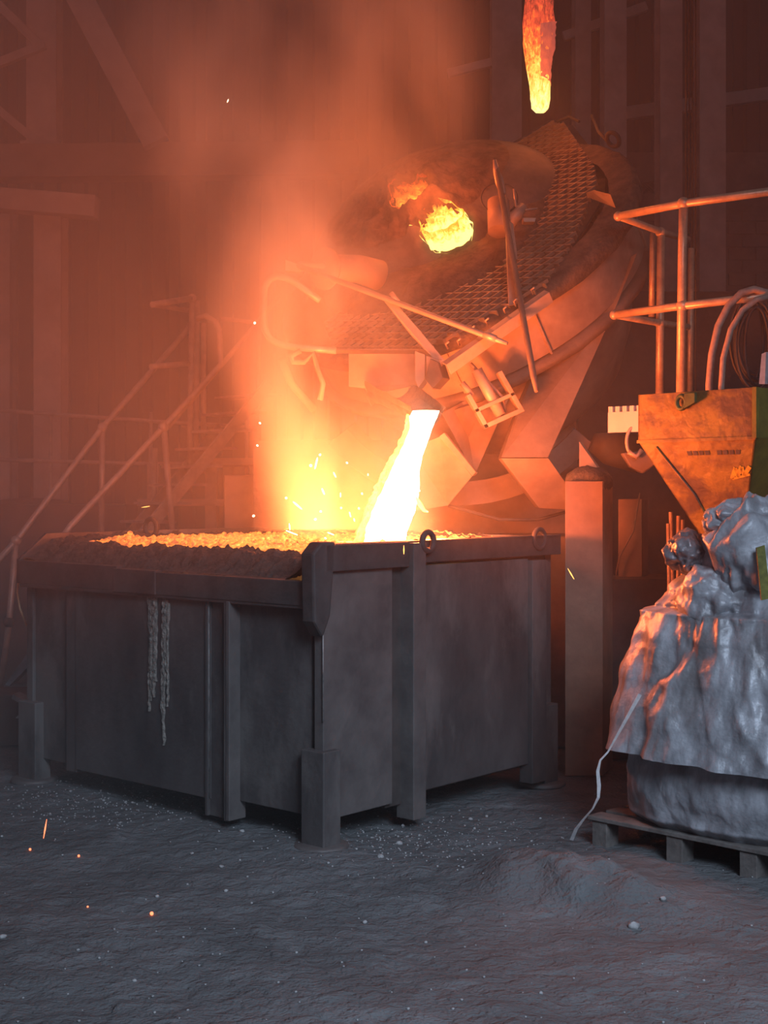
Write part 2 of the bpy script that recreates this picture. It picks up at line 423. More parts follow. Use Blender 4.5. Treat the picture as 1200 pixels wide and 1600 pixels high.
# right face (s=0)
bb(.06, .10, .02, LR, ZB, 1.33, 'right_wall', 'box')
bb(.0, .06, 0, .50, ZB - .005, 1.31, 'right_panel', 'boxlight')
bb(.0, .06, .70, LR - .30, ZB + .02, 1.31, 'right_panel', 'box')
bb(-.055, .06, .60, .70, .03, 1.43, 'channel_post', 'boxlight')
bb(.03, .06, .48, .62, .1, 1.31, 'channel_back', 'dark')
bb(-.03, .06, LR - .30, LR - .16, .04, 1.30, 'stiffener', 'box')
bb(-.03, .02, -.01, .60, 1.31, 1.436, 'top_band', 'boxdark'); bb(-.02, .02, .70, LR, 1.325, 1.436, 'top_band', 'boxdark')
bb(-.02, .08, 0, LR, 1.42, 1.44, 'top_edge', 'boxdark')
# back walls
bb(.05, LL, LR - .06, LR, ZB, 1.43, 'back_wall', 'box'); bb(LL - .06, LL, .0, LR, ZB, 1.28, 'far_wall', 'box')
bb(.05, LL - .05, .05, LR - .05, ZB, ZB + .04, 'bottom_plate', 'dark')
# far-left end plate and corner wedge
m = MB(); m.prism([C0 + uL * (LL) + uR * -.05 + Z * 1.15, C0 + uL * (LL + .0) + uR * -.05 + Z * 1.29, C0 + uL * LL + uR * .14 + Z * 1.44, C0 + uL * LL + uR * LR + Z * 1.44, C0 + uL * LL + uR * LR + Z * 1.15], uL * .03)
m.build('end_plate', M['box'], BOX, bevel=.003)
m = MB(); m.prism([C0 + uR * -.03 + uL * -.03 + Z * 1.0, C0 + uR * -.09 + uL * -.03 + Z * 1.08, C0 + uR * -.10 + uL * -.03 + Z * 1.40, C0 + uR * -.04 + uL * -.03 + Z * 1.452, C0 + uR * .06 + uL * -.03 + Z * 1.452, C0 + uR * .02 + uL * -.03 + Z * 1.1], uL * .085)
m.build('corner_wedge', M['boxdark'], BOX, bevel=.012)
# weld line on the corner
MB().tube([C0 + uL * -.004 + uR * -.006 + Z * .6, C0 + uL * -.004 + uR * -.006 + Z * 1.1], .004, 6).build('weld_bead', M['edge'], BOX)
# legs
def leg(s0, s1, t0, t1, h, lo=.0):
    l = bb(s0, s1, t0, t1, lo, h, 'leg', 'box', .006)
    c = C0 + uL * (s0 + s1) / 2 + uR * (t0 + t1) / 2
    MB().lathe(c, (1, 0, 0), (0, 1, 0), (0, 0, 1), [(0, .012), (.125, .012), (.135, .004), (.135, -.01)], 28).build('foot_plate', M['boxlight'], l)
leg(-.035, .115, -.035, .085, .46); leg(LL - .14, LL + .03, -.04, .07, .46); leg(0, .13, LR - .13, LR, .46); leg(LL - .13, LL, LR - .13, LR, .46)
# lifting rings
def lug(c, dirv, r=.052, rt=.018, plate=True):
    dirv = V(dirv).normalized(); pts = [V(c) + (dirv * math.cos(a) + Z * math.sin(a)) * r for a in [2 * PI * k / 28 for k in range(28)]]
    MB().tube(pts, rt, 10, closed=True).build('lifting_ring', M['boxdark'], BOX)
lug(C0 + uL * -.05 + uR * .72 + Z * 1.435, (.6, .75, 0), .048, .016)
lug(C0 + uL * -.02 + uR * (LR - .22) + Z * 1.42, uR, .055, .014)
lug(C0 + uL * (LL - .1) + uR * (.85) + Z * 1.46, uL, .055, .016)
# sand lining: berm and bowl
def lz(s, t):
    a = min(max((t + .0) / .22, 0), 1)
    z = 1.262 + .012 * s / LL + (1.375 - 1.262) * (a * a * (3 - 2 * a))          # front-left chamfer rises to the crest
    if s < .25: z = z + (1.425 - z) * (1 - s / .25) ** 1.5
    if s > 2.1: z += .03 * (s - 2.1) / .32
    din = min(t - .22 - .03 * rnd((s, 0, 0), 3), s - .13, LL - .28 - s + .1 * rnd((0, t, 0), 3), LR - .14 - t)
    if din > 0: z += (1.405 + .012 * rnd((s, t, 0), 3, 7) - .035 * math.exp(-((s - .75) ** 2 + (t - 1.0) ** 2) / .12) - z) * (1 - math.exp(-din / .12))
    if t > LR - .14: z = 1.42
    n = .028 * rnd((s, t, 0), 7, 2) + .020 * rnd((s, t, 0), 22, 4) + .012 * rnd((s, t, 0), 55, 6)
    if s > .5 and s < 2.2: z += .018 * rnd((s, 0, 0), 2.2, 9) * (1 if t > .1 else 0)
    k = 1 if .03 < t < LR - .03 else .2
    return z + n * k
m = MB(); NU, NV = 260, 210
BS = lambda s, t: C0 + uL * s + uR * t + Z * lz(s, t)
inside = lambda u, v: (.34 < v * LR + .0 < LR - .16) and (.22 < u * LL < LL - .34)
m.grid(lambda u, v: BS(.01 + u * (LL - .02), -.03 + v * (LR + .02)), NU, NV, hole=inside)
tag(m.build('sand_lining', M['sand'], BOX), kind='stuff')
m = MB()
m.grid(lambda u, v: BS(.15 + u * (LL - .42), .24 + v * (LR - .36)) + Z * .004, 200, 160)
random.seed(11)
for k in range(700):
    s = random.uniform(.3, LL - .25); t = .27 + random.random() ** 1.3 * 1.3; r = random.uniform(.006, .02)
    m.ball(BS(s, t) + Z * r * .4, r, 3, fn=lambda q: 1 + .4 * rnd(q, 2, k))
SL = tag(m.build('ember_slag', M['ember'], None), 'glowing bed of slag lumps filling the casting box', 'slag', kind='stuff')
# pool of melt where the stream lands
c = V((-.06, 7.74, 1.375))
m = MB(); m.lathe(c, uL, uR, Z, [(0, .03), (.15, .03), (.3, .022), (.42, .01), (.5, -.02)], 48, lambda p, t, r, h: p + (uL * .5 * r * max(0, math.cos(t)) + Z * .01 * rnd(p, 8)))
tag(m.build('molten_pool', M['bath']), 'bright molten pool at the foot of the pouring stream', 'molten metal', kind='stuff')

# ------------------------------------------------------------------ pouring stream
TOPY, BOTY = 8.1, 7.72
prof = [(642, 645, 687), (652, 640, 683), (668, 641, 676), (690, 633, 668), (712, 622, 660), (735, 611, 655), (760, 600, 655), (780, 590, 654), (800, 581, 648), (825, 572, 638), (850, 566, 632), (868, 560, 630), (885, 556, 628)]
def stream_mesh(prof, n=36, amp=1, off=0):
    m = MB(); rows = []
    def at(v):
        x = v * (len(prof) - 1); i = min(int(x), len(prof) - 2); f = x - i
        return [a * (1 - f) + b * f for a, b in zip(prof[i], prof[i + 1])], x / (len(prof) - 1)
    def f(u, v):
        (y, x0, x1), k = at(v); Y = TOPY + (BOTY - TOPY) * k + off
        a = P(x0, y, Y); b = P(x1, y, Y); c = (a + b) / 2; r = (b - a).length / 2; t = 2 * PI * u
        rr = r * (1 + amp * (.03 * rnd((math.cos(t), math.sin(t), v * 7), 1.5) + .05 * rnd((math.cos(t), math.sin(t), v * 22), 2.4, 2)))
        return c + V((math.cos(t) * rr, math.sin(t) * min(rr, .12) * .8, 0))
    m.grid(f, n, 110, wrap=True)
    return m
STR = stream_mesh(prof).build('molten_stream', M['stream'])
tag(STR, 'blinding white-yellow stream of molten steel pouring into the box', 'molten metal')
fr = [(644, 636, 655), (670, 632, 655), (700, 619, 650), (730, 600, 640), (760, 586, 625), (790, 572, 610), (820, 562, 600), (850, 552, 590)]
stream_mesh(fr, 20, 3.5, .09).build('trailing_fringe', M['fringe'], STR)['label'] = 'ragged yellow trailing edge of the stream'
# splash drop right of the stream
m = MB(); m.tube([P(650, 776, 7.8), P(656, 788, 7.8), P(663, 798, 7.8), P(669, 800, 7.8)], [.006, .014, .009, .003], 8)
tag(m.build('molten_splash', M['bath']), 'ragged splash of melt just right of the stream', 'splash')

# ------------------------------------------------------------------ arc furnace (tilted)
FC = P(705, 375, 9.7)
n_ = V((-.413, -.51, .754)).normalized(); r_ = V((-n_.y, n_.x, 0)).normalized(); r_ = V((abs(r_.x), -abs(r_.y), 0)); u_ = n_.cross(r_)
def W(a, b, c): return FC + r_ * a + u_ * b + n_ * c
def unp(px, py, c=0):
    dr = P(px, py, 1) - V((0, 0, H)); o = V((0, 0, H)); q = FC + n_ * c
    t = (q - o).dot(n_) / dr.dot(n_); p = o + dr * t - FC
    return p.dot(r_), p.dot(u_)
def U(px, py, c=0): a, b = unp(px, py, c); return W(a, b, c)
FUR = empty('arc_furnace', W(0, 0, -1.5), 'big round electric arc furnace tilted forward over the casting box', 'furnace')
def flathe(prof, name, mt, n=72, fn=None, o=(0, 0), parent=None):
    return MB().lathe(W(o[0], o[1], 0), r_, u_, n_, prof, n, fn).build(name, M[mt], parent or FUR)
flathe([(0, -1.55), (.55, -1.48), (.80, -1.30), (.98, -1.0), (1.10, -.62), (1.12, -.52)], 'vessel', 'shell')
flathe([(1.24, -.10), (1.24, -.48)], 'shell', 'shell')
def rough(p, t, r, h): return p + (p - W(0, 0, h)).normalized() * .012 * rnd(p, 14) + n_ * .01 * rnd(p, 11, 2)
flathe([(1.16, -.50), (1.29, -.50), (1.29, -.56), (1.10, -.56)], 'lower_flange', 'plate', fn=rough)
flathe([(1.14, -.02), (1.30, -.02), (1.34, -.05), (1.34, -.13), (1.2, -.14)], 'upper_flange', 'crust', 96, rough)
# shell ribs (vertical stiffeners and seams)
for a in (-100, -66, -38, 20):
    t = math.radians(a); ra = r_ * math.cos(t) + u_ * math.sin(t); ta = -r_ * math.sin(t) + u_ * math.cos(t)
    MB().obox(FC, ra, ta, n_, 1.23, 1.255, -.006, .006, -.49, -.12).build('shell_rib', M['shell'], FUR)
# deck plate under the grating
out = [(452, 478), (470, 540), (520, 552), (668, 552), (853, 450), (945, 305), (948, 262), (895, 196), (862, 186), (785, 232), (700, 240)]
pts = [U(x, y, -.16) for x, y in out]
MB().prism(pts[::-1], -n_ * .02).build('deck_plate', M['dark'], FUR)
# grating: bearing bars level with the floor plus slanting cross bars, clipped to the walkway outline
G = [(505, 500), (520, 546), (667, 546), (850, 445), (890, 385), (932, 285), (928, 258), (880, 190), (862, 188), (785, 234), (834, 305), (818, 385), (742, 440), (640, 470), (560, 476)]
Gp = [unp(x, y) for x, y in G]
def clip(mb, dirx, diry, sp, h, th, top=0, serr=False):
    # bars along dirx, stepped along diry; even-odd clip against Gp
    q = [(a * dirx[0] + b * dirx[1], a * diry[0] + b * diry[1]) for a, b in Gp]
    y = min(p[1] for p in q) + sp / 2; X = r_ * dirx[0] + u_ * dirx[1]; Yv = r_ * diry[0] + u_ * diry[1]
    while y < max(p[1] for p in q):
        xs = []
        for (x0, y0), (x1, y1) in zip(q, q[1:] + q[:1]):
            if (y0 > y) != (y1 > y): xs.append(x0 + (y - y0) / (y1 - y0) * (x1 - x0))
        xs.sort()
        for a, b in zip(xs[::2], xs[1::2]):
            mb.obox(FC, X, Yv, n_, a, b, y - th / 2, y + th / 2, top - h, top)
            if serr:
                k = a + .03
                while k < b - .03:
                    mb.obox(FC, X, Yv, n_, k, k + .022, y - th / 2, y + th / 2, top, top + .009); k += .062
        y += sp
a0 = unp(540, 545); a1 = unp(665, 545); dx = V((a1[0] - a0[0], a1[1] - a0[1])).normalized() if False else None
L0 = math.hypot(a1[0] - a0[0], a1[1] - a0[1]); dX = ((a1[0] - a0[0]) / L0, (a1[1] - a0[1]) / L0); dY = (-dX[1], dX[0])
m = MB(); clip(m, dX, dY, .072, .035, .009)
an = math.radians(62); dX2 = (dX[0] * math.cos(an) + dY[0] * math.sin(an), dX[1] * math.cos(an) + dY[1] * math.sin(an)); dY2 = (-dX2[1], dX2[0])
clip(m, dX2, dY2, .070, .022, .0065, .004)
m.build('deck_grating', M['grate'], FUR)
# edge bars
def edge(a, b, name='edge_bar', mt='bright', h=.05, th=.012, c=0, up=.01):
    p, q = U(*a, c), U(*b, c); X = (q - p).normalized(); Yv = n_.cross(X)
    MB().obox(p, X, Yv, n_, 0, (q - p).length, -th / 2, th / 2, -h, up).build(name, M[mt], FUR, bevel=.002)
edge((520, 548), (667, 548)); edge((785, 233), (834, 305)); 
# angle beam along the lower right edge
p, q = U(690, 566, .0), U(850, 453, .0); X = (q - p).normalized(); Yv = n_.cross(X)
m = MB(); m.obox(p, X, Yv, n_, 0, (q - p).length, -.055, .0, -.012, .0); m.obox(p, X, Yv, n_, 0, (q - p).length, -.06, -.045, -.075, .0)
m.build('angle_beam', M['bright'], FUR, bevel=.003)
for k, (x, y) in enumerate(((700, 545), (718, 540), (740, 520), (762, 508), (790, 490), (806, 478), (833, 460))):
    p = U(x, y, .0); MB().tube([p, p + n_ * .035, p + n_ * .05 + r_ * .03], .006, 6).build('bolt', M['bright'], FUR)
# lug plate stuck up at the right end, roof lifting lugs
m = MB(); m.prism([U(918, 308, .02), U(962, 325, .02), U(956, 310, .08), U(930, 303, .08)], n_ * .03); m.build('rim_bracket', M['bright'], FUR)
m = MB(); pts = [U(958, 218, .05) + (r_ * math.cos(a) * .045 + n_ * math.sin(a) * .055) for a in [2 * PI * k / 20 for k in range(20)]]
m.tube(pts, .016, 8, closed=True); m.build('lifting_shackle', M['dark'], FUR)
m = MB(); m.tube([U(925, 180, .1), U(935, 205, .05), U(950, 222, 0)], .012, 8); m.build('rim_pin', M['dark'], FUR)
MB().tube([U(870, 190, .03), U(890, 182, .05), U(905, 190, .02)], .012, 6).build('rim_cable', M['dark'], FUR)

# dome roof, with two burning electrode ports
ports = [[(-.25, .12), .15, 0], [(-.62, .52), .135, 0]]
DC = (-.40, .36); DR = .98
def dh(a, b):
    d = math.hypot(a - DC[0], b - DC[1]) / DR
    z = .44 * max(0, 1 - d * d) ** .75 - .02
    for (pa, pb), pr, pc in ports:
        k = math.hypot((a - pa), (b - pb)) / pr
        z += .06 * math.exp(-((k - 1.4) / .35) ** 2) * (1 + .9 * rnd((a, b, 0), 6))
    core = math.exp(-(((a + .3) / .55) ** 2 + ((b - .1) / .5) ** 2))
    z += core * (.07 * rnd((a, b, 0), 5, 1) + .05 * rnd((a, b, 0), 13, 2) + .03 * rnd((a, b, 0), 30, 3))
    return z
def locate(px, py):
    c = .4
    for k in range(12): a, b = unp(px, py, c); c = .6 * c + .4 * (.44 * max(0, 1 - ((a - DC[0]) ** 2 + (b - DC[1]) ** 2) / DR ** 2) ** .75 + .03)
    return (a, b)
ports[0][0] = locate(694, 350); ports[1][0] = locate(640, 296)
def disc(mb, R0, R1, nr=60, nt_=160, skip=True):
    vs = []
    for i in range(nr + 1):
        rr = R0 + (R1 - R0) * i / nr
        for k in range(nt_):
            t = 2 * PI * k / nt_; a = DC[0] + rr * math.cos(t); b = DC[1] + rr * math.sin(t)
            vs.append((a, b))
    P3 = [W(a, b, dh(a, b)) for a, b in vs]; fs = []
    for i in range(nr):
        for k in range(nt_):
            f = (i * nt_ + k, i * nt_ + (k + 1) % nt_, (i + 1) * nt_ + (k + 1) % nt_, (i + 1) * nt_ + k)
            ca = sum(vs[j][0] for j in f) / 4; cb = sum(vs[j][1] for j in f) / 4
            if any(math.hypot(ca - pa, cb - pb) < pr * (1 + .10 * rnd((ca, cb, 0), 9)) for (pa, pb), pr, pc in ports): continue
            fs.append(f)
    mb.add(P3, fs, True)
m = MB(); disc(m, .0, .72, 80, 200); m.build('crusted_roof_centre', M['crust'], FUR)['label'] = 'rough dark slag-crusted middle of the roof'
m = MB(); disc(m, .715, DR, 20, 110); m.build('roof_dome', M['roof'], FUR)
flathe([(0, .10), (.45, .10), (.70, .06), (.84, .012), (.86, -.03)], 'roof_skirt', 'crust', 96, lambda p, t, r, h: p + n_ * (.02 * rnd(p, 7) + .015 * rnd(p, 19)), (-.16, -.02))
for (pa, pb), pr, pc in ports:
    def wl(p, t, r, h):
        if h > .3:
            a, b = pa + r * math.cos(t), pb + r * math.sin(t); p = W(a, b, dh(a, b) + (.012 if r > pr * 1.05 else -.02))
        return p + (r_ * math.cos(t) + u_ * math.sin(t)) * .03 * rnd((math.cos(t), math.sin(t), h * 6), 2.5) + n_ * .02 * rnd(p, 9)
    prof_ = [(pr * 1.13, .5), (pr * 1.0, .4), (pr * .98, .26), (pr * .97, .15), (pr * .9, .05), (pr * .5, .0), (0, 0)]
    MB().lathe(W(pa, pb, 0), r_, u_, n_, prof_, 56, wl).build('burning_port', M['port'], FUR)['label'] = 'round roof opening glowing yellow inside'
PT_PORT = W(ports[0][0][0], ports[0][0][1], .62)
melt_lamps()
# front lip under the grating, spout, hanging boxes
def hang(px0, px1, y0, y1, Y, dep, name, mt):
    a = P(px0, y1, Y); b = P(px1, y0, Y); MB().box(a.x, b.x, Y, Y + dep, a.z, b.z).build(name, M[mt], FUR, bevel=.004)
m = MB(); y_ = 8.62
m.prism([P(545, 553, 8.78), P(545, 604, 8.80), P(600, 611, 8.72), P(655, 600, 8.60), P(662, 553, 8.56)], (0.02, .03, -.0))
m.build('front_apron', M['shell'], FUR)
def wedge(xa, xb, y0, y1, Y, name='hook_block'):
    m = MB(); m.prism([P(xa, y0, Y), P(xa, y1 - 12, Y), P(xa + (xb - xa) * .35, y1, Y), P(xb, y1 - 14, Y), P(xb, y0 + 6, Y)], (.03, .10, 0)); m.build(name, M['shell'], FUR, bevel=.004)
wedge(648, 664, 548, 606, 8.42); wedge(666, 690, 556, 608, 8.40)
m = MB(); m.prism([P(672, 560, 8.36), P(664, 592, 8.36), P(676, 607, 8.36), P(692, 590, 8.36), P(684, 566, 8.36)], (.05, .12, 0)); m.build('hook_block', M['deckd'], FUR, bevel=.004)
# spout: open trough with lip
sp0, sp1 = P(606, 606, 8.75), P(668, 646, 8.12)
m = MB(); ax = (sp1 - sp0); L_ = ax.length; ax.normalize(); sx = ax.cross(Z).normalized(); sy = sx.cross(ax)
def tr(u, v):
    t = PI * (1.0 + u); rr = .16 - .05 * v
    return sp0 + ax * L_ * v + sx * math.cos(t) * rr + sy * (math.sin(t) * rr * .7 + .04) + V((0, 0, .008 * rnd((u * 5, v * 5, 0), 1)))
m.grid(tr, 20, 14)
def tr2(u, v):
    p = tr(u, v); return p + sx * (-.02 if u < .5 else .02) * (1 - 2 * min(u, 1 - u)) * -1 - sy * .035
m.grid(tr2, 20, 14)
m.build('pouring_spout', M['crust'], FUR)
# plates around the spout below the shell
def plate(pts, dvec, name, mt, bev=.004):
    MB().prism([P(*p) for p in pts], dvec).build(name, M[mt], FUR, bevel=bev)
plate([(690, 645, 8.75), (722, 628, 8.95), (800, 612, 9.1), (742, 742, 9.05)], (.0, .05, 0), 'guard_plate', 'shell')
plate([(686, 682, 8.62), (694, 676, 8.62), (744, 738, 8.8), (738, 744, 8.8)], (.02, .10, 0), 'guard_plate_edge', 'bright')
plate([(640, 700, 8.75), (688, 682, 8.65), (738, 744, 8.8), (700, 790, 8.9), (640, 800, 8.9)], (0, .05, 0), 'guard_plate', 'shell')
# tilt bracket with cross pin
ba = P(762, 628, 8.62)
e1 = (P(790, 590, 8.62) - P(728, 618, 8.62)).normalized(); e2 = (P(775, 665, 8.62) - P(745, 612, 8.62)).normalized(); e3 = e1.cross(e2).normalized()
if e3.y < 0: e3 = -e3
br = MB(); o0 = P(728, 618, 8.60)
for (a, b, c, d_) in ((.0, .03, 0, .24), (.24, .27, -.05, .22), (0, .27, .10, .125), (.0, .27, .21, .24)):
    br.obox(o0, e1, e2, e3, a, b, c, d_, -.02, .14)
BR = br.build('tilt_bracket', M['shell'], FUR, bevel=.004)
MB().tube([o0 + e1 * .14 + e2 * -.12 + e3 * .03, o0 + e1 * .13 + e2 * .2 + e3 * .03], .035, 14).build('pin', M['bright'], BR)
MB().tube([P(735, 568, 8.66), P(784, 620, 8.66), P(790, 645, 8.66)], .012, 8).build('feed_pipe', M['shell'], FUR)
MB().tube([P(722, 598, 8.62), P(738, 618, 8.62)], .02, 8).build('stub_pipe', M['shell'], FUR)
# tilting frame arm on the right
m = MB(); A = [P(783, 715, 8.75), P(857, 715, 8.75), P(962, 482, 9.0), P(996, 395, 9.15), P(880, 455, 9.3), P(840, 555, 9.15)]
m.prism(A, (.0, .25, 0)); m.build('tilting_arm', M['plate'], FUR, bevel=.006)
m = MB(); m.prism([P(783, 716, 8.76), P(842, 794, 9.0), P(886, 796, 9.0), P(886, 757, 8.9), P(857, 716, 8.76)], (.0, .22, .0)); m.build('arm_end_plate', M['shell'], FUR, bevel=.004)
# cradle and rockers below the vessel
m = MB()
for k, (R, c, y) in enumerate(((.95, 0, 9.35), (.9, 1, 9.2))):
    pts = []
for yy, RR in ((9.25, 1.15), (9.9, 1.15)):
    ctr = P(720, 520, yy); arc = [ctr + V((math.sin(t) * RR, 0, -math.cos(t) * RR)) for t in [math.radians(a) for a in range(-50, 51, 5)]]
    arc2 = [ctr + V((math.sin(t) * (RR - .16), 0, -math.cos(t) * (RR - .16))) for t in [math.radians(a) for a in range(50, -51, -5)]]
    m.prism(arc + arc2, (0, .08, 0))
m.build('rocker', M['plate'], FUR, bevel=.003)
m = MB(); a = P(640, 765, 9.7); b = P(905, 765, 9.7)
m.box(a.x - 1.1, b.x, 9.8, 9.9, .0, 2.05)
tag(m.build('backing_panel', M['plate']), 'broad steel panel of the furnace pit behind the pouring stream', 'panel')
m = MB(); m.box(.02, 1.5, 9.15, 10.3, .0, P(0, 838, 9.15).z)
tag(m.build('furnace_pedestal', M['plate'], bevel=.01), 'low steel pedestal under the furnace rockers', 'pedestal')
MB().tube([P(700, 790, 9.13), P(780, 812, 9.13), P(840, 812, 9.13), P(884, 800, 9.13)], .012, 6).build('rocker_cable', M['dark'], FUR)
# clamp levers (long rods) and their stands
def rod(a, b, r, name, tipb=.6, mt='bright', par=None):
    a, b = V(a), V(b); d_ = b - a
    return MB().tube([a, a + d_ * .94, b], [r, r, r * tipb], 14).build(name, M[mt], par or FUR)
R1 = rod(P(456, 412, 8.75), P(793, 537, 8.25), .018, 'clamp_lever')
MB().tube([P(756, 522, 8.29), P(775, 530, 8.27)], .022, 12).build('lever_collar', M['bright'], R1)
m = MB(); m.prism([P(445, 405, 8.72), P(445, 423, 8.72), P(466, 425, 8.72), P(474, 415, 8.72)], (0, .08, 0)); m.build('lever_block', M['bright'], R1, bevel=.004)
R2 = rod(P(776, 262, 9.0), P(838, 612, 8.15), .019, 'clamp_lever', .55, 'plate')
MB().tube([P(773, 250, 9.0), P(776, 268, 8.99), P(781, 285, 8.96), P(786, 305, 8.9)], [.012, .022, .03, .02], 12).build('lever_head', M['bright'], R2)
m = MB(); m.prism([P(790, 346, 8.9), P(797, 346, 8.9), P(811, 452, 8.55), P(808, 475, 8.55), P(795, 478, 8.55)], (.0, .05, 0)); m.build('lever_stand', M['bright'], FUR, bevel=.003)
m = MB(); m.prism([P(797, 346, 8.9), P(802, 350, 8.9), P(809, 405, 8.7), P(804, 405, 8.7)], (.0, .05, 0)); m.build('lever_stand', M['bright'], FUR)
m = MB(); m.prism([P(601, 470, 8.55), P(610, 464, 8.55), P(655, 515, 8.48), P(695, 563, 8.4), P(684, 568, 8.4), P(640, 520, 8.48)], (.0, .05, 0)); m.build('lever_stand', M['bright'], FUR, bevel=.003)
MB().tube([P(611, 458, 8.52), P(622, 472, 8.5)], .016, 8).build('pivot_pin', M['bright'], FUR)
# clamp cylinders: right
MB().tube([P(779, 316, 9.15), P(780, 362, 9.05)], .075, 24).build('clamp_cylinder', M['shell'], FUR)
m = MB(); c = P(780, 305, 9.15); m.tube([c + V((math.cos(a) * .12, math.sin(a) * .04, -.02 + math.sin(a) * .11)) for a in [2 * PI * k / 28 for k in range(28)]], .006, 6, closed=True); m.build('guard_hoop', M['dark'], FUR)
m = MB(); m.tube([P(792, 352, 9.1), P(808, 335, 9.1), P(818, 322, 9.12)], [.05, .04, .03], 14); m.build('cross_cylinder', M['bright'], FUR)
MB().tube([P(803, 295, 9.1), P(806, 322, 9.1), P(822, 328, 9.1), P(840, 326, 9.1)], .008, 6).build('bent_wire', M['bright'], FUR)
plate([(817, 340, 9.0), (838, 340, 9.0), (836, 347, 9.0), (818, 347, 9.0)], (0, .1, 0), 'stop_block', 'bright')
# clamp cylinder left with disc
MB().tube([P(515, 418, 8.95), P(560, 420, 9.1), P(592, 430, 9.2)], [.085, .09, .10], 24).build('clamp_cylinder', M['shell'], FUR)
c = P(508, 420, 8.9); ax = (P(560, 424, 9.1) - c).normalized(); sx = ax.cross(Z).normalized(); sy = sx.cross(ax)
MB().lathe(c, sx, sy, ax, [(0, -.01), (.135, -.01), (.135, .012), (0, .012)], 32).build('end_disc', M['shell'], FUR)
MB().tube([P(462, 413, 8.74), P(506, 415, 8.88)], .022, 10).build('cylinder_rod', M['bright'], FUR)
# left loop guard
loop = [(412, 500), (412, 470), (413, 450), (420, 438), (432, 432), (448, 434), (462, 442), (480, 455), (500, 470)]
loop2 = [(412, 500), (414, 515), (422, 530), (436, 538), (455, 542), (490, 545), (525, 548)]
MB().tube([P(x, y, 8.7) for x, y in loop[::-1] + loop2[1:]], .022, 12).build('guard_loop', M['railfar'], FUR)
MB().tube([P(440, 562, 8.7), P(455, 600, 8.75), P(490, 640, 8.9)], .025, 10).build('cooling_pipe', M['shell'], FUR)
m = MB(); m.tube([P(x, y, 8.6) for x, y in ((470, 548), (455, 556), (458, 566), (475, 566), (490, 552), (497, 580), (505, 600), (500, 625))], .018, 10); m.build('cooling_pipe', M['shell'], FUR)

# electrode
EX, EY = P(848, 0, 10).x, 10.0
zb = P(0, 176, 10).z
def el(p, t, r, h):
    k = min(1, max(0, (h - zb) / .8))
    d_ = V((math.cos(t), math.sin(t), 0)) * (.022 * rnd((math.cos(t), math.sin(t), h * 4), 2.2) + .012 * rnd((math.cos(t) * 2, math.sin(t) * 2, h * 16), 2)) * (r / .1)
    return p + d_ + V((-.010 + .02 * math.sin(h * 2.2), 0, 0))
ELE = empty('electrode', (EX, EY, zb), 'red-hot graphite electrode with white-hot tip hanging above the furnace', 'electrode')
m = MB(); m.lathe((EX, EY, 0), (1, 0, 0), (0, 1, 0), Z, [(0, zb), (.035, zb + .004), (.06, zb + .03), (.07, zb + .09), (.075, zb + .2), (.085, zb + .32), (.092, zb + .38), (.108, zb + .5), (.112, zb + .65), (.10, zb + .8)] + [(.10, zb + .8 + .1 * k) for k in range(1, 16)], 40, el)
m.build('electrode_shaft', M['elec'], ELE)
m = MB()  # flake of skin on the left side and smooth patch on the right
m.grid(lambda u, v: V((EX - .115 + .03 * u + .01 * rnd((u, v, 1), 8), EY - .05 - .05 * u, zb + .26 + .5 * v * (1 - .15 * rnd((u, v, 0), 6)))), 8, 24)
m.build('loose_skin', M['elec'], ELE)
m = MB()
def pt(u, v):
    t = PI * (1.50 + .50 * u); h = zb + .17 + .02 + .46 * v * (1 - .10 * (1 - u)) + .05 * (1 - u) * (1 - v); r = interp([(0, .075), (.2, .078), (.32, .088), (.38, .095), (.5, .112), (.65, .116), (.8, .104)], h - zb)
    return el(V((EX + math.cos(t) * r, EY + math.sin(t) * r, h)), t, r, h) + V((math.cos(t), math.sin(t), 0)) * .008 * math.sin(PI * u)
m.grid(pt, 14, 24)
m.build('smooth_patch', M['eleccold'], ELE)

# ------------------------------------------------------------------ stairs at left
ST = empty('staircase', P(200, 830, 11.2), 'steel staircase with pipe handrails rising left of the furnace', 'staircase')
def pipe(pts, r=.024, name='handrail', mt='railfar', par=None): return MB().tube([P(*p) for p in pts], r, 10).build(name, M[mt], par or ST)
pipe([(-30, 905, 10.75), (25, 845, 10.9), (160, 668, 11.4), (298, 510, 11.9)])
pipe([(100, 836, 10.4), (110, 822, 10.45), (255, 668, 10.9), (345, 570, 11.2), (344, 540, 11.2), (343, 515, 11.2), (336, 502, 11.2), (322, 494, 11.25), (308, 498, 11.3)])
pipe([(262, 668, 10.95), (355, 560, 11.35), (440, 460, 11.7)], .02, 'middle_rail')
for c in ((160, 668, 11.4), (255, 668, 10.9), (298, 510, 11.9), (25, 845, 10.9), (300, 467, 11.8)):
    MB().ball(P(*c), .042, 8).build('ball_joint', M['railfar'], ST)
for (x, y, Y, x2, y2) in ((160, 672, 11.4, 158, 850), (256, 670, 10.9, 272, 860), (300, 467, 11.8, 296, 770), (308, 470, 11.9, 306, 730), (318, 505, 12.0, 318, 740), (242, 700, 12.0, 240, 850)):
    pipe([(x, y, Y), (x2, y2, Y)], .024, 'post')
z = 0
pipe([(25, 845, 10.9), (14, 975, 10.9), (-2, 1092, 10.95)], .024, 'post')
MB().ball(P(14, 972, 10.9), .045, 8).build('ball_joint', M['dark'], ST)
pipe([(238, 476, 11.2), (300, 466, 11.8)], .026, 'top_arm'); pipe([(238, 476, 11.2), (305, 487, 12.2)], .02, 'top_arm')
pipe([(236, 573, 11.3), (296, 568, 11.8)], .024, 'top_arm')
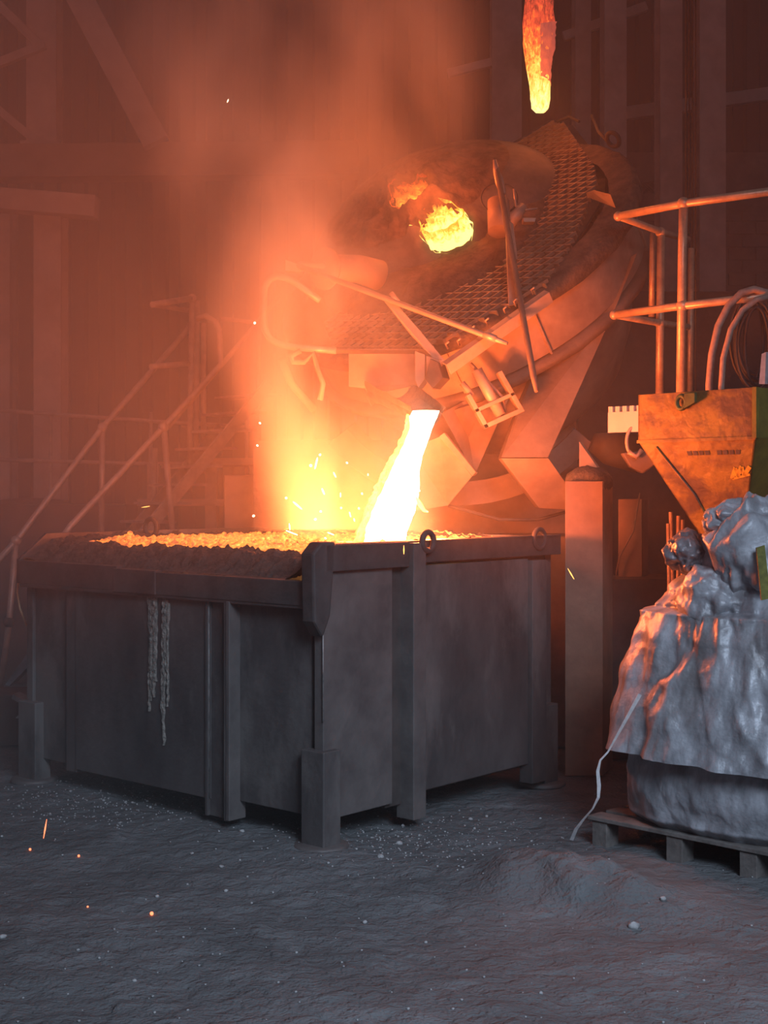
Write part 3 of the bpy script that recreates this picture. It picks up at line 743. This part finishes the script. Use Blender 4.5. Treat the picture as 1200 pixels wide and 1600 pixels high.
pipe([(345, 498, 12.2), (400, 504, 12.2)], .018, 'top_arm'); pipe([(404, 505, 12.2), (404, 640, 12.2)], .022, 'post')
# stringers and treads
def strg(a, b, dp, w_):
    a, b = P(*a), P(*b); t = (b - a).normalized(); x = V((.75, -.66, 0)).normalized(); y = t.cross(x)
    MB().obox(a, t, x, y, 0, (b - a).length, -.012, .012, -w_ / 2, w_ / 2).build('stringer', M['railfar'], ST)
strg((215, 845, 10.9), (420, 600, 11.5), 0, .10); strg((165, 880, 11.4), (345, 668, 12.0), 0, .10)
for k in range(9):
    f = k / 8.5; a = P(215, 845, 10.9).lerp(P(420, 600, 11.5), f); b = P(165, 880, 11.4).lerp(P(345, 668, 12.0), f); b.z = a.z
    t = V((.7, .7, 0))
    MB().prism([a, b, b + t * .22, a + t * .22], (0, 0, -.02)).build('tread', M['railfar'], ST)
# landing and its dark supports
e = empty('stair_landing', P(380, 830, 12.3), 'hazy steel landing behind the stairs', 'platform')
a = P(300, 716, 12.2); MB().box(a.x, a.x + 1.9, 12.1, 13.2, a.z - .06, a.z).build('platform_deck', M['railfar'], e)
for px in (240, 330, 420): 
    q = P(px, 716, 12.5); MB().box(q.x - .05, q.x + .05, 12.45, 12.55, 0, q.z - .05).build('leg', M['railfar'], e)
MB().box(a.x - .5, a.x + 1.4, 12.3, 12.36, a.z - .42, a.z - .36).build('cross_bar', M['railfar'], e)
# box cabinet behind the melt (orange block left of stream)
a = P(350, 742, 10.2); b = P(450, 860, 10.2)
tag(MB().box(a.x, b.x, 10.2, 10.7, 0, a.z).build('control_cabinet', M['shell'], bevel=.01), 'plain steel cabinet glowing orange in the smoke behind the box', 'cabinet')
# dark machine block behind left end of the box
m = MB(); a = P(-60, 788, 12.3); b = P(200, 788, 12.3)
m.box(a.x, b.x, 12.2, 12.8, 0, a.z); m.ball(((P(40, 788, 12.3)).x, 12.5, a.z), .16, 8, (2.4, 1, .35))
tag(m.build('storage_bin', M['dark'], bevel=.01), 'dark bin heaped with scrap behind the box at left', 'bin')
for pts, lab in ((((8, 1070), (42, 1022), (46, 1040), (14, 1072)), 'bent pale metal sheet leaning at the left edge, upper one'), (((20, 1085), (48, 1100), (44, 1106), (18, 1092)), 'thin curled metal strip left of the box leg'), (((24, 1122), (46, 1098), (52, 1126)), 'small triangular sheet offcut left of the box leg')):
    Y0 = 9.1
    tag(MB().prism([P(x, y, Y0) for x, y in pts], (.03, .06, .01)).build('scrap_sheet', M['scrap']), lab, 'scrap metal')
a = P(0, 1060, 9.2)
tag(MB().box(a.x - .8, P(44, 0, 9.2).x + .2, 9.2, 9.6, 0, P(0, 1086, 9.2).z).build('scrap_tray', M['dark'], bevel=.01), 'low dark tray holding metal offcuts at the left edge', 'tray')
tag(MB().tube([P(29, 905, 8.3), P(27, 925, 8.3), P(31, 950, 8.3), P(42, 978, 8.3)], .007, 6).build('wire_loop', M['rail']), 'thin rusty wire hanging at the left end of the box', 'wire')

# ------------------------------------------------------------------ right side: columns, platform, rails
def rcol(px0, px1, ytop, Y, dep, label, mt='plate', z0=0):
    a = P(px0, ytop, Y); b = P(px1, ytop, Y)
    e = empty('support_post', (a.x, Y, 0), label, 'post')
    MB().obox((a.x, Y, 0), V((1, 0.02, 0)), V((.35, .93, 0)), Z, 0, b.x - a.x, 0, dep, z0, a.z).build('post_body', M[mt], e, bevel=.003)
    return e
e = rcol(883, 942, 752, 8.25, .3, 'square steel support post right behind the box, topped by a slag heap', 'postm')
c = P(915, 752, 8.4)
m = MB(); m.ball((c.x + .02, 8.42, c.z - .005), .13, 12, (1.1, 1.1, .75), lambda q: 1 + .18 * rnd(q, 6)); tag(m.build('slag_heap', M['sand']), 'small grey heap of grit on top of the support post', 'heap')
m = MB(); m.prism([P(905, 690, 8.6), P(905, 745, 8.6), P(942, 742, 8.6)], (.02, .04, 0)); tag(m.build('gusset_plate', M['shell']), 'triangular steel gusset standing behind the grit heap', 'plate')
rcol(966, 1003, 780, 9.0, .25, 'second shorter support post, in shadow right of the first', 'postm')
tag(MB().tube([P(1000, 770, 8.95), P(990, 830, 8.95), P(968, 870, 8.95), P(962, 900, 8.95)], .005, 5).build('thin_wire', M['plate']), 'thin wire dangling in front of the shorter support post', 'wire')
PF = empty('raised_platform', P(1000, 760, 9.2), 'dark raised steel work platform behind the yellow hopper', 'platform')
pz = P(0, 645, 8.6).z
K = V((P(958, 645, 8.6).x, 8.6, 0))
MB().obox(K, uR, -uL, Z, 0, 2.6, 0.0, 2.8, pz - .08, pz).build('platform_deck', M['dark'], PF)
tp = MB().obox(K, -uL, uR, Z, 0, .42, -.06, -.02, pz - .125, pz + .0).build('toe_plate', M['pale'], PF); 
m = MB()
for k in range(7): m.obox(K, -uL, uR, Z, .0 + k * .05, .03 + k * .05, -.055, .4, pz, pz + .035)
m.build('platform_grating', M['pale'], PF)
for (a, b) in ((.25, .6), (2.2, .5), (1.0, 2.4)):
    MB().obox(K, uR, -uL, Z, a, a + .2, b, b + .2, 0, pz - .08).build('leg', M['dark'], PF)
MB().obox(K, uR, -uL, Z, .9, .95, 0, 2.7, 0, pz - .08).build('back_panel', M['dark'], PF)
# low dark block behind bag
a = P(950, 900, 9.0); tag(MB().box(a.x - .1, a.x + 2.0, 8.75, 9.3, 0, P(0, 905, 8.75).z).build('concrete_plinth', M['dark'], bevel=.01), 'dark plinth in the shadow behind the pale bag', 'plinth')
# dark panel right of furnace
a = P(905, 500, 11.2); tag(MB().box(a.x, a.x + 2.6, 11.3, 11.4, 0, P(0, 455, 11.3).z).build('equipment_housing', M['dark'], bevel=.01), 'dark equipment housing in shadow behind the right railing', 'housing')
# pulley and chain
e = empty('hoist_hook', P(990, 700, 8.4), 'small lifting hook and curved bracket under the platform edge', 'hook')
cc = P(992, 690, 8.45); MB().tube([cc + V((math.cos(a) * .05, 0, math.sin(a) * .09)) for a in [math.radians(x) for x in range(80, 290, 15)]], .011, 8).build('hook', M['bright'], e)
m = MB(); m.prism([P(972, 708, 8.45), P(1040, 700, 8.45), P(1030, 722, 8.45), P(1005, 740, 8.45), P(985, 730, 8.45)], (0, .08, 0)); m.build('bracket', M['plate'], e, bevel=.01)
MB().tube([P(982, 706, 8.42), P(994, 714, 8.42), P(1003, 703, 8.42)], .016, 8).build('shackle', M['bright'], e)
m = MB(); m.tube([P(925, 690, 9.2), P(950, 700, 9.2), P(1000, 710, 9.2)], [.06, .11, .13], 14); tag(m.build('fume_pipe', M['dark']), 'dark pipe elbow behind the triangular gusset', 'pipe')

RL = empty('pipe_railing', P(1068, 612, 8.2), 'orange-lit pipe railing with ball joints above the yellow hopper', 'railing')
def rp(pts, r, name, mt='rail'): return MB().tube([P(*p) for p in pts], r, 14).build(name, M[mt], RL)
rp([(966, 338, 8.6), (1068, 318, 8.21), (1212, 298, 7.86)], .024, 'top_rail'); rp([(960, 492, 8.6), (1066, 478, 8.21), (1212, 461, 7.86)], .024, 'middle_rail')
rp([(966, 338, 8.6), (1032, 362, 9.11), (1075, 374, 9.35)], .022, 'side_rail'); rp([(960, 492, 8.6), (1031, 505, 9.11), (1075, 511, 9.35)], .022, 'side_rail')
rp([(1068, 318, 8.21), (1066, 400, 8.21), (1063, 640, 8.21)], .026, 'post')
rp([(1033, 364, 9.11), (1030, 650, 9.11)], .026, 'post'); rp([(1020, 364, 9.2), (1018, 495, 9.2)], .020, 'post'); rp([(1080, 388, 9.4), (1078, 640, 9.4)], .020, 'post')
for c, r in (((1068, 318, 8.21), .038), ((1066, 478, 8.21), .038), ((966, 338, 8.6), .03), ((960, 492, 8.6), .03), ((1032, 363, 9.11), .034), ((1031, 505, 9.11), .034)):
    MB().ball(P(*c), r, 10).build('ball_joint', M['rail'], RL)
for k, x in enumerate((1072, 1077, 1082, 1087)):
    a = P(x, 640, 9.6); tag(MB().tube([a, (a.x, a.y, 6.8)], .006, 6).build('hanging_cable', M['hosed']), ('leftmost', 'second from left', 'second from right', 'rightmost')[k] + ' of the four thin black cables hanging behind the railing post', 'cable', 'cables hanging behind the railing post')
# hoses
tag(MB().tube([P(x, y, 7.9) for x, y in ((1108, 640), (1108, 600), (1112, 555), (1122, 510), (1138, 478), (1158, 458), (1178, 452), (1200, 458), (1230, 475))], .021, 12).build('rubber_hose', M['hose']), 'curved rubber hose arching over the hopper, left of the pair', 'hose')
tag(MB().tube([P(x, y, 7.75) for x, y in ((1127, 640), (1127, 605), (1130, 560), (1142, 515), (1160, 485), (1182, 468), (1215, 460))], .017, 12).build('rubber_hose', M['hose']), 'curved rubber hose with worn lettering arching over the hopper, right of the pair', 'hose')
CO = empty('cable_coil', P(1180, 540, 8.4), 'dark coil of cables hanging behind the arching hoses', 'cable coil')
random.seed(5)
for k in range(9):
    c = P(1175 + random.uniform(-5, 12), 535 + random.uniform(-8, 8), 8.35 + k * .02); a_, b_ = .10 + random.uniform(-.03, .03), .24 + random.uniform(-.03, .03)
    MB().tube([c + V((math.cos(t) * a_, 0, math.sin(t) * b_)) for t in [2 * PI * i / 30 for i in range(30)]], .009, 6, closed=True).build('cable_loop', M['hosed'], CO)
m = MB(); m.prism([P(1186, 600, 8.2), P(1190, 553, 8.2), P(1197, 550, 8.2), P(1195, 600, 8.2)], (.02, .01, 0)); tag(m.build('pale_strip', M['strap']), 'narrow pale strip standing behind the hopper rim', 'strip')

# ------------------------------------------------------------------ hopper
HA, HB = V((1.354, 7.4, 0)), V((1.83, 6.84, 0)); hx = (HB - HA).normalized(); hw = (HB - HA).length; hy = V((-hx.y, hx.x, 0)); hy = hy if hy.y > 0 else -hy
HP = empty('material_hopper', HA + Z * 1.45, 'rusty yellow steel hopper with tapering base above the pale bag', 'hopper')
zt, zm, zb_ = 2.205, 1.955, 1.40
def hp(a, b, z): return HA + hx * a + hy * b + Z * z
hc = hw / 2; bs = .11
def quad(p, dv, name, mt, bev=.002): return MB().prism(p, dv).build(name, M[mt], HP, bevel=bev)
t_ = .012
quad([hp(0, 0, zt), hp(hw, 0, zt), hp(hw, 0, zm), hp(0, 0, zm)], hy * t_, 'front_panel', 'hopper')
FP = quad([hp(0, 0, zm), hp(hw, 0, zm), hp(hc + bs, hc - bs, zb_), hp(hc - bs, hc - bs, zb_)], hy * t_, 'front_cone', 'hopper')
quad([hp(hw, 0, zt), hp(hw, hw, zt), hp(hw, hw, zm), hp(hw, 0, zm)], -hx * t_, 'side_panel', 'hopside')
quad([hp(hw, 0, zm), hp(hw, hw, zm), hp(hc + bs, hc + bs, zb_), hp(hc + bs, hc - bs, zb_)], -hx * t_, 'side_cone', 'hopside')
quad([hp(0, hw, zt), hp(0, 0, zt), hp(0, 0, zm), hp(0, hw, zm)], hx * t_, 'side_panel', 'hopper')
quad([hp(0, hw, zm), hp(0, 0, zm), hp(hc - bs, hc - bs, zb_), hp(hc - bs, hc + bs, zb_)], hx * t_, 'side_cone', 'hopper')
quad([hp(hw, hw, zt), hp(0, hw, zt), hp(0, hw, zm), hp(hw, hw, zm)], -hy * t_, 'back_panel', 'hopper')
quad([hp(hw, hw, zm), hp(0, hw, zm), hp(hc - bs, hc + bs, zb_), hp(hc + bs, hc + bs, zb_)], -hy * t_, 'back_cone', 'hopper')
MB().obox(hp(0, 0, 0), hx, hy, Z, -.004, hw + .004, -.006, .0, zm - .008, zm + .008).build('seam_strip', M['hopper'], HP)
MB().obox(hp(0, 0, 0), hx, hy, Z, hw - .012, hw + .012, -.012, .012, zm, zt).build('corner_angle', M['hopside'], HP)
# bore lug
c = hp(.30, -.02, zt - .055)
MB().tube([c + hx * math.cos(a) * .028 + Z * math.sin(a) * .034 for a in [2 * PI * k / 20 for k in range(20)]], .012, 8, closed=True).build('lifting_lug', M['green'], HP)
MB().prism([c + hx * .03 + Z * .045, c + hx * .10 + Z * .045, c + hx * .10 + Z * -.005, c + hx * .03 + Z * -.035], -hy * .02).build('lug_plate', M['green'], HP, bevel=.004)
# rib on the cone and painted letters
def cone_pt(a, k, off=0): # a across 0..1, k down 0..1
    l = hp(0, 0, zm).lerp(hp(hc - bs, hc - bs, zb_), k); r2 = hp(hw, 0, zm).lerp(hp(hc + bs, hc - bs, zb_), k)
    nrm = (hp(hw, 0, zm) - hp(0, 0, zm)).cross(hp(hc - bs, hc - bs, zb_) - hp(0, 0, zm)).normalized(); nrm = nrm if nrm.y < 0 else -nrm
    return l.lerp(r2, a) + nrm * off
m = MB(); m.tube([cone_pt(.14, .05, .004), cone_pt(.30, .5, .004), cone_pt(.45, .98, .004)], .006, 6); m.build('cone_rib', M['hopper'], HP)
m = MB()  # painted yellow M-like mark
def stroke(pts, wd):
    for a, b in zip(pts, pts[1:]):
        p, q = cone_pt(*a, .003), cone_pt(*b, .003); t = (q - p).normalized(); nn = (cone_pt(.5, .5, 1) - cone_pt(.5, .5, 0)).normalized(); s_ = t.cross(nn) * wd / 2
        m.prism([p - s_, p + s_, q + s_, q - s_], nn * .0015)
stroke([(.80, .36), (.84, .26), (.86, .34), (.90, .25), (.93, .33), (.98, .25)], .022); stroke([(.80, .36), (.99, .32)], .012)
m.build('painted_mark', M['mark'], HP)['label'] = 'bright yellow brushed paint mark'
m = MB()
for k in range(9):
    x = .40 + k * .055
    if k == 4: continue
    a, b = cone_pt(x, .10, .002), cone_pt(x + .035, .105, .002)
    m.prism([cone_pt(x, .10, .002), cone_pt(x + .04, .10, .002), cone_pt(x + .04, .14, .002), cone_pt(x, .14, .002)], (0, -.001, 0))
m.build('faded_lettering', M['dark'], HP)['label'] = 'faded dark stencilled lettering'
MB().lathe(hp(hc, hc, zb_ - .12), hx, hy, Z, [(.10, 0), (.11, .13)], 24).build('discharge_collar', M['hopper'], HP)
for a, b in ((hw - .05, hw - .02), (.1, hw - .02)):
    MB().obox(hp(0, 0, 0), hx, hy, Z, a - .03, a + .03, b - .03, b + .03, -.02, zm).build('leg', M['dark'], HP)

# ------------------------------------------------------------------ pallet and bulk bag
pA = V((1.005, 6.71, 0)); px_ = V((.71, -.704, 0)).normalized(); py_ = V((.704, .71, 0)).normalized()
PL = empty('wooden_pallet', pA, 'weathered wooden pallet on the floor under the pale bulk bag', 'pallet')
for s0 in (0, .42, .80, 1.17):
    for t0 in (0, .45, .90):
        MB().obox(pA, px_, py_, Z, s0, s0 + .085, t0, t0 + .10, -.02, .105).build('block', M['wood'], PL, bevel=.003)
for k in range(7): MB().obox(pA, px_, py_, Z, -.02, 1.28, k * .15 - .01, k * .15 + .10, .105, .125).build('deck_board', M['wood'], PL, bevel=.003)
for s0 in (0, .42, .80, 1.17): MB().obox(pA, px_, py_, Z, s0 - .0, s0 + .09, 0, 1.0, .098, .106).build('stringer_board', M['wood'], PL)

BC = V((1.78, 6.64, 0)); BG = empty('bulk_bag', BC + Z * .12, 'crumpled silver-grey bulk bag slumped on a wooden pallet at right', 'bag')
def sup(t, p=3.2):
    t2 = t - math.atan2(px_.y, px_.x); c, s = abs(math.cos(t2)), abs(math.sin(t2)); return 1 / (c ** p + s ** p) ** (1 / p)
def crease(x, t, z, o=0):
    q = V((math.cos(t) * 1.7 + o, math.sin(t) * 1.7, z * 1.0)); w_ = V((rnd(q, 1.6, 1), rnd(q, 1.6, 2), rnd(q, 1.6, 3))) * .9
    a = ridge(q + w_ * .7, 1.1, o + 4); b = ridge(q + w_ * .8, 2.6, o + 7) ** 3; c = ridge(V((q.x * 1.6, q.y * 1.6, q.z * .5)) + w_ * .4, 1.6, o + 11)
    return a * .45 + b * .22 + c * .55
def crumple(q, o):
    q = V(q); w_ = V((rnd(q, 1.3, o), rnd(q, 1.3, o + 1), rnd(q, 1.3, o + 2))) * .35
    p = V((q.x * 1.0, q.y * 1.0, q.z * .62)) + w_ + V((o, o, o))
    d1 = noise.voronoi(p * 3.0)[0]; d2 = noise.voronoi(p * 6.5 + V((5, 5, 5)))[0]; d3 = noise.voronoi(p * 13)[0]
    return (d1[1] - d1[0]) * 1.0 + (d2[0]) * .30 - (d2[1] - d2[0]) * .18 + d3[0] * .06 - .4
def bag(z0, z1, tab, amp, name, mt, nu=300, nv=190, o=0, sag=0, hem=0):
    def f(u, v):
        t = 2 * PI * u; z = z0 + (z1 - z0) * v
        zz = z + (hem * (1 - v) ** 3) * (math.cos(t * 1.0 - 2.9) * 1.0 + .3 * rnd((math.cos(t), math.sin(t), 0), 3, o))
        r = interp(tab, z) * (sup(t) * .86 if z < 1.15 else 1 + (sup(t) * .86 - 1) * max(0, 1 - (z - 1.15) / .25))
        cr = crease(0, t, z, o); r += amp * .45 * (cr - .45) + amp * 1.15 * crumple((math.cos(t) * .75, math.sin(t) * .75, z * 1.1), o) + amp * .10 * rnd((math.cos(t) * 9, math.sin(t) * 9, z * 9), 1, o)
        # deeper vertical folds
        r += amp * .12 * math.sin(t * 5 + 2.2 * rnd((0, 0, z), 1.7, o) + 3 * rnd((math.cos(t), math.sin(t), 0), 1.2, o)) * (.4 + .6 * (1 - v))
        return BC + V((math.cos(t) * r, math.sin(t) * r, zz))
    m = MB(); m.grid(f, nu, nv, wrap=True)
    return m.build(name, M[mt], BG)
bag(.125, .62, [(.12, .54), (.17, .60), (.3, .63), (.62, .60)], .028, 'lower_body', 'bag', 260, 90, 3)
bag(.46, 1.50, [(.42, .74), (.6, .70), (.8, .655), (1.0, .60), (1.12, .565), (1.145, .49), (1.22, .43), (1.35, .27), (1.50, .12)], .060, 'outer_skirt', 'bag', 340, 220, 0, hem=.02)
# shoulder yoke seam flap
def fl_(u, v):
    t = PI * (.98 + .62 * u); z = 1.16 - .12 * v + .015 * rnd((u * 6, 0, 0), 1); r = interp([(1.0, .61), (1.10, .56), (1.16, .50)], z) * sup(t) * .86 + .035 + .02 * rnd((u * 9, v * 3, 0), 1)
    return BC + V((math.cos(t) * r, math.sin(t) * r, z))
m = MB(); m.grid(fl_, 90, 14); 
# slumped neck lobes
def lobe(c, r, sc, o, name, mt, amp=.35):
    def fn(q):
        w_ = V((rnd(q, 1.3, o), rnd(q, 1.3, o + 1), rnd(q, 1.3, o + 2))) * .8
        return 1 + amp * .55 * (ridge(q + w_ * .7, .9, o + 3) - .5) + amp * .75 * crumple(q * .42, o) + .03 * rnd(q, 9, o)
    return MB().ball(c, r, 60, sc, fn).build(name, M[mt], BG)
lobe(P(1185, 868, 6.35), .21, (1.15, .9, 1.25), 2, 'folded_neck', 'bag', .40)
lobe(P(1150, 815, 6.4), .12, (1.25, .9, .8), 14, 'folded_neck', 'bag', .38)
lobe(P(1128, 940, 6.42), .19, (1.05, .8, 1.0), 8, 'bag_shoulder', 'bag', .35)
lobe(P(1078, 862, 6.55), .115, (1.05, 1, .85), 21, 'twisted_top', 'bagdark', .42)
m = MB(); m.prism([P(1182, 856, 6.12), P(1195, 852, 6.12), P(1204, 935, 6.02), P(1190, 938, 6.02)], (0, .015, 0)); m.build('lifting_loop', M['ystrap'], BG)['label'] = 'olive webbing strap'
# tie strap, a ribbon dangling to the floor
def rib(pts, wd, name):
    m = MB(); ps = [P(*p) for p in pts]; vs = []
    for i, p in enumerate(ps):
        t = (ps[min(i + 1, len(ps) - 1)] - ps[max(i - 1, 0)]).normalized(); s_ = V((t.z, 0, -t.x)).normalized() * wd * .5 * (.7 + .3 * math.cos(i * 1.3)); vs += [p - s_, p + s_, p + s_ + V((0, .004, 0)), p - s_ + V((0, .004, 0))]
    for i in range(len(ps) - 1):
        for k in range(4): m.f.append((i * 4 + k, i * 4 + (k + 1) % 4, i * 4 + 4 + (k + 1) % 4, i * 4 + 4 + k)); m.sm.append(False)
    m.v = vs; return m.build(name, M['strap'], BG)
rib([(1000, 1085, 6.35), (975, 1130, 6.38), (950, 1175, 6.42), (938, 1188, 6.42), (934, 1205, 6.42), (936, 1228, 6.42), (935, 1246, 6.42), (926, 1264, 6.45), (912, 1280, 6.5), (900, 1296, 6.55), (893, 1313, 6.6)], .018, 'tie_strap')
# leaning rods behind the bag
for k, (x0, x1) in enumerate(((1048, 1058), (1060, 1056), (1066, 1066), (1044, 1050))):
    tag(MB().tube([P(x0, 800 + 6 * k, 8.3), P(x1, 1180, 8.3)], .012, 8).build('leaning_rod', M['rail']), ('rusty rod behind the twisted bag top, second from left', 'rusty rod behind the twisted bag top, second from right', 'rusty rod behind the twisted bag top, rightmost', 'shortest rusty rod behind the bag top, leftmost')[k], 'rod', 'rusty rods behind the bag')

# ------------------------------------------------------------------ stones, grit, sparks
random.seed(21)
def ground(px, py):
    Y = H * F / (py - 765); p = P(px, py, Y); p.z = mound(p.x, p.y); return p
st = [(990, 1441, 9, 'pale stone chip near the lower right corner of the floor'), (1036, 1419, 5, 'small stone right of the mound of grit'), (624, 1175 + 140, 5, 'pale lump on the floor right of the front leg'), (595, 1338, 5, 'pale flat stone just below the front leg foot'), (378, 1300, 4, 'small stone under the channel post'), (735, 1275, 4, 'stone in shadow under the right panel'), (570, 1434, 4, 'small stone in the middle of the open floor'), (346, 1350, 4, 'dark lump left of the front leg'), (4, 1465, 6, 'stone at the left edge of the floor'), (845, 1553, 4, 'tiny stone near the bottom of the floor'), (300, 1330, 3, 'tiny pebble left of the channel post'), (210, 1528, 4, 'thin stone chip at lower left')]
for x, y, s_, lab in st:
    p = ground(x, y); r = s_ / F * p.y
    tag(MB().ball(p + Z * r * .3, r, 6, (1, .8, .65), lambda q, x=x: 1 + .5 * rnd(q, 1.7, x)).build('stone', M['stone']), lab, 'stone')
m = MB()
for k in range(1100):
    a = random.random()
    if a < .45: x, y = random.gauss(150, 90), random.gauss(1250, 22)
    elif a < .82: x, y = random.gauss(640, 110), random.gauss(1305, 25)
    else: x, y = random.uniform(0, 1200), random.uniform(1290, 1600)
    if y < 1215: continue
    p = ground(x, y); r = random.uniform(.002, .0065) * (1.6 if random.random() < .06 else 1)
    m.ball(p + Z * r * .4, r, 3, (1, 1, .7), lambda q: 1 + .3 * rnd(q, 2, k))
tag(m.build('gravel', M['stone']), 'loose pale grit scattered over the dusty floor', 'gravel', kind='stuff')

sp = [(496, 715, 492, 733, 3), (500, 709, 500, 711, 4), (484, 726, 487, 729, 5), (503, 763, 507, 773, 3), (458, 784, 472, 796, 3), (446, 777, 447, 778, 4), (395, 805, 396, 806, 5), (401, 695, 402, 696, 3), (452, 818, 453, 828, 2), (532, 770, 532, 777, 2), (541, 722, 543, 724, 3), (500, 798, 502, 800, 4), (492, 810, 493, 812, 5), (521, 738, 525, 746, 2), (546, 800, 548, 808, 2), (553, 810, 554, 815, 2), (560, 793, 561, 795, 3), (447, 829, 465, 836, 2), (385, 850, 385, 852, 3), (512, 832, 522, 836, 2), (507, 840, 510, 842, 3), (565, 770, 566, 772, 3), (655, 765, 656, 768, 2), (405, 660, 406, 661, 3), (398, 503, 398, 506, 4), (533, 792, 533, 794, 3), (575, 740, 575, 743, 2)]
for x0, y0, x1, y1, wd in sp:
    a, b = P(x0, y0, 7.85), P(x1, y1, 7.85)
    if (b - a).length < .012: b = a + (b - a).normalized() * .012
    tag(MB().tube([a, a.lerp(b, .25), a.lerp(b, .8), b], [.0015, wd * .0016, wd * .0014, .001], 6).build('spark', M['spark']), 'bright spark flying in the smoke left of the stream', 'spark', 'sparks left of the stream')
for (x0, y0, x1, y1, Y, mt, lab) in ((887, 888, 897, 905, 6.9, 'sparkor', 'orange spark falling in front of the support post'), (631, 852, 631, 866, 6.4, 'sparkor', 'yellow drip spark on the rim below the stream'), (73, 1280, 68, 1310, 6.2, 'sparkred', 'long red spark above the floor at lower left'), (357, 155, 355, 160, 8.5, 'spark', 'lone spark high in the upper left haze'), (221, 793, 234, 791, 9, 'sparkor', 'faint streaking spark in front of the stairs')):
    a, b = P(x0, y0, Y), P(x1, y1, Y)
    tag(MB().tube([a, a.lerp(b, .5), b], [.001, .0035, .0015], 6).build('spark', M[mt]), lab, 'spark')
for x, y, s_, lab in ((237, 1425, 3, 'red ember lying on the floor at lower left, the largest'), (123, 1334, 2, 'tiny red ember on the floor left of the largest'), (47, 1323, 2, 'tiny red ember on the floor nearest the left edge'), (137, 1414, 1.5, 'faint ember between the others on the floor')):
    p = ground(x, y); r = s_ / F * p.y
    tag(MB().ball(p + Z * r, r, 5).build('ember', M['sparkred']), lab, 'ember')

# ------------------------------------------------------------------ smoke and haze
def volume(name, lo, hi, build, label):
    m, N, L = nt(name); N.remove(N['Principled BSDF'])
    sc = N.new('ShaderNodeVolumeScatter'); sc.inputs['Anisotropy'].default_value = .1
    L.new(sc.outputs[0], N['Material Output'].inputs['Volume'])
    build(N, L, sc)
    o = MB().box(lo[0], hi[0], lo[1], hi[1], lo[2], hi[2]).build(name, m)
    tag(o, label, name.split('_')[-1], kind='stuff'); return o
def mth(N, L, op, a, b=None, c=None, clamp=False):
    n = N.new('ShaderNodeMath'); n.operation = op; n.use_clamp = clamp
    for i, x in enumerate((a, b, c)):
        if x is None: continue
        if isinstance(x, (int, float)): n.inputs[i].default_value = x
        else: L.new(x, n.inputs[i])
    return n.outputs[0]
def sm(N, L, x, a, b, c=0, d=1):
    n = N.new('ShaderNodeMapRange'); n.interpolation_type = 'SMOOTHSTEP'; L.new(x, n.inputs[0])
    for i, v in enumerate((a, b, c, d)): n.inputs[i + 1].default_value = v
    return n.outputs[0]
def pos(N, L):
    g = N.new('ShaderNodeNewGeometry'); s = N.new('ShaderNodeSeparateXYZ'); L.new(g.outputs['Position'], s.inputs[0]); return g.outputs['Position'], s.outputs
def haze(N, L, sc):
    p, (x, y, z) = pos(N, L)
    sc.inputs['Color'].default_value = (.93, .9, .9, 1)
    d = mth(N, L, 'MULTIPLY', sm(N, L, x, -2.0, .8, .088, .030), sm(N, L, y, 5.5, 8.5, .34, 1))
    L.new(d, sc.inputs['Density'])
volume('haze', (-8.5, 5.2, -.1), (8.5, 15.3, 8.5), haze, 'thin dusty haze filling the back of the hall')
def plume(N, L, sc):
    p, (x, y, z) = pos(N, L)
    sc.inputs['Color'].default_value = (.97, .95, .93, 1)
    n = N.new('ShaderNodeTexNoise'); n.inputs['Scale'].default_value = 1.15; n.inputs['Detail'].default_value = 4; n.inputs['Roughness'].default_value = .55; n.inputs['Distortion'].default_value = .5
    mp = N.new('ShaderNodeMapping'); mp.inputs['Scale'].default_value = (1.15, 1.1, .62); mp.inputs['Location'].default_value = (3.1, 1.3, .4); L.new(p, mp.inputs[0]); L.new(mp.outputs[0], n.inputs[0])
    nz = n.outputs[0]
    # axis of the plume leans with height
    ax = sm(N, L, z, 1.3, 3.6, -.18, -.48)
    dx = mth(N, L, 'SUBTRACT', x, ax); rad = sm(N, L, z, 1.2, 4.6, .50, 1.1)
    q = mth(N, L, 'DIVIDE', dx, rad); dy = mth(N, L, 'SUBTRACT', y, 8.25); q2 = mth(N, L, 'DIVIDE', dy, mth(N, L, 'MULTIPLY', rad, .9))
    r2 = mth(N, L, 'ADD', mth(N, L, 'MULTIPLY', q, q), mth(N, L, 'MULTIPLY', q2, q2))
    body = sm(N, L, r2, .25, 1.25, 1, 0)
    w_ = mth(N, L, 'ADD', sm(N, L, nz, .40, .66, .0, 1), sm(N, L, z, 1.6, 2.9, .22, 0))
    top = sm(N, L, z, 2.6, 5.6, 1, .30)
    dens = mth(N, L, 'MULTIPLY', mth(N, L, 'MULTIPLY', body, w_), mth(N, L, 'MULTIPLY', top, 1.7))
    L.new(mth(N, L, 'MULTIPLY', dens, sm(N, L, z, 1.25, 1.5, 0, 1)), sc.inputs['Density'])
volume('smoke', (-2.1, 7.15, 1.25), (1.4, 9.6, 5.6), plume, 'orange-lit smoke plume billowing up from the casting box')
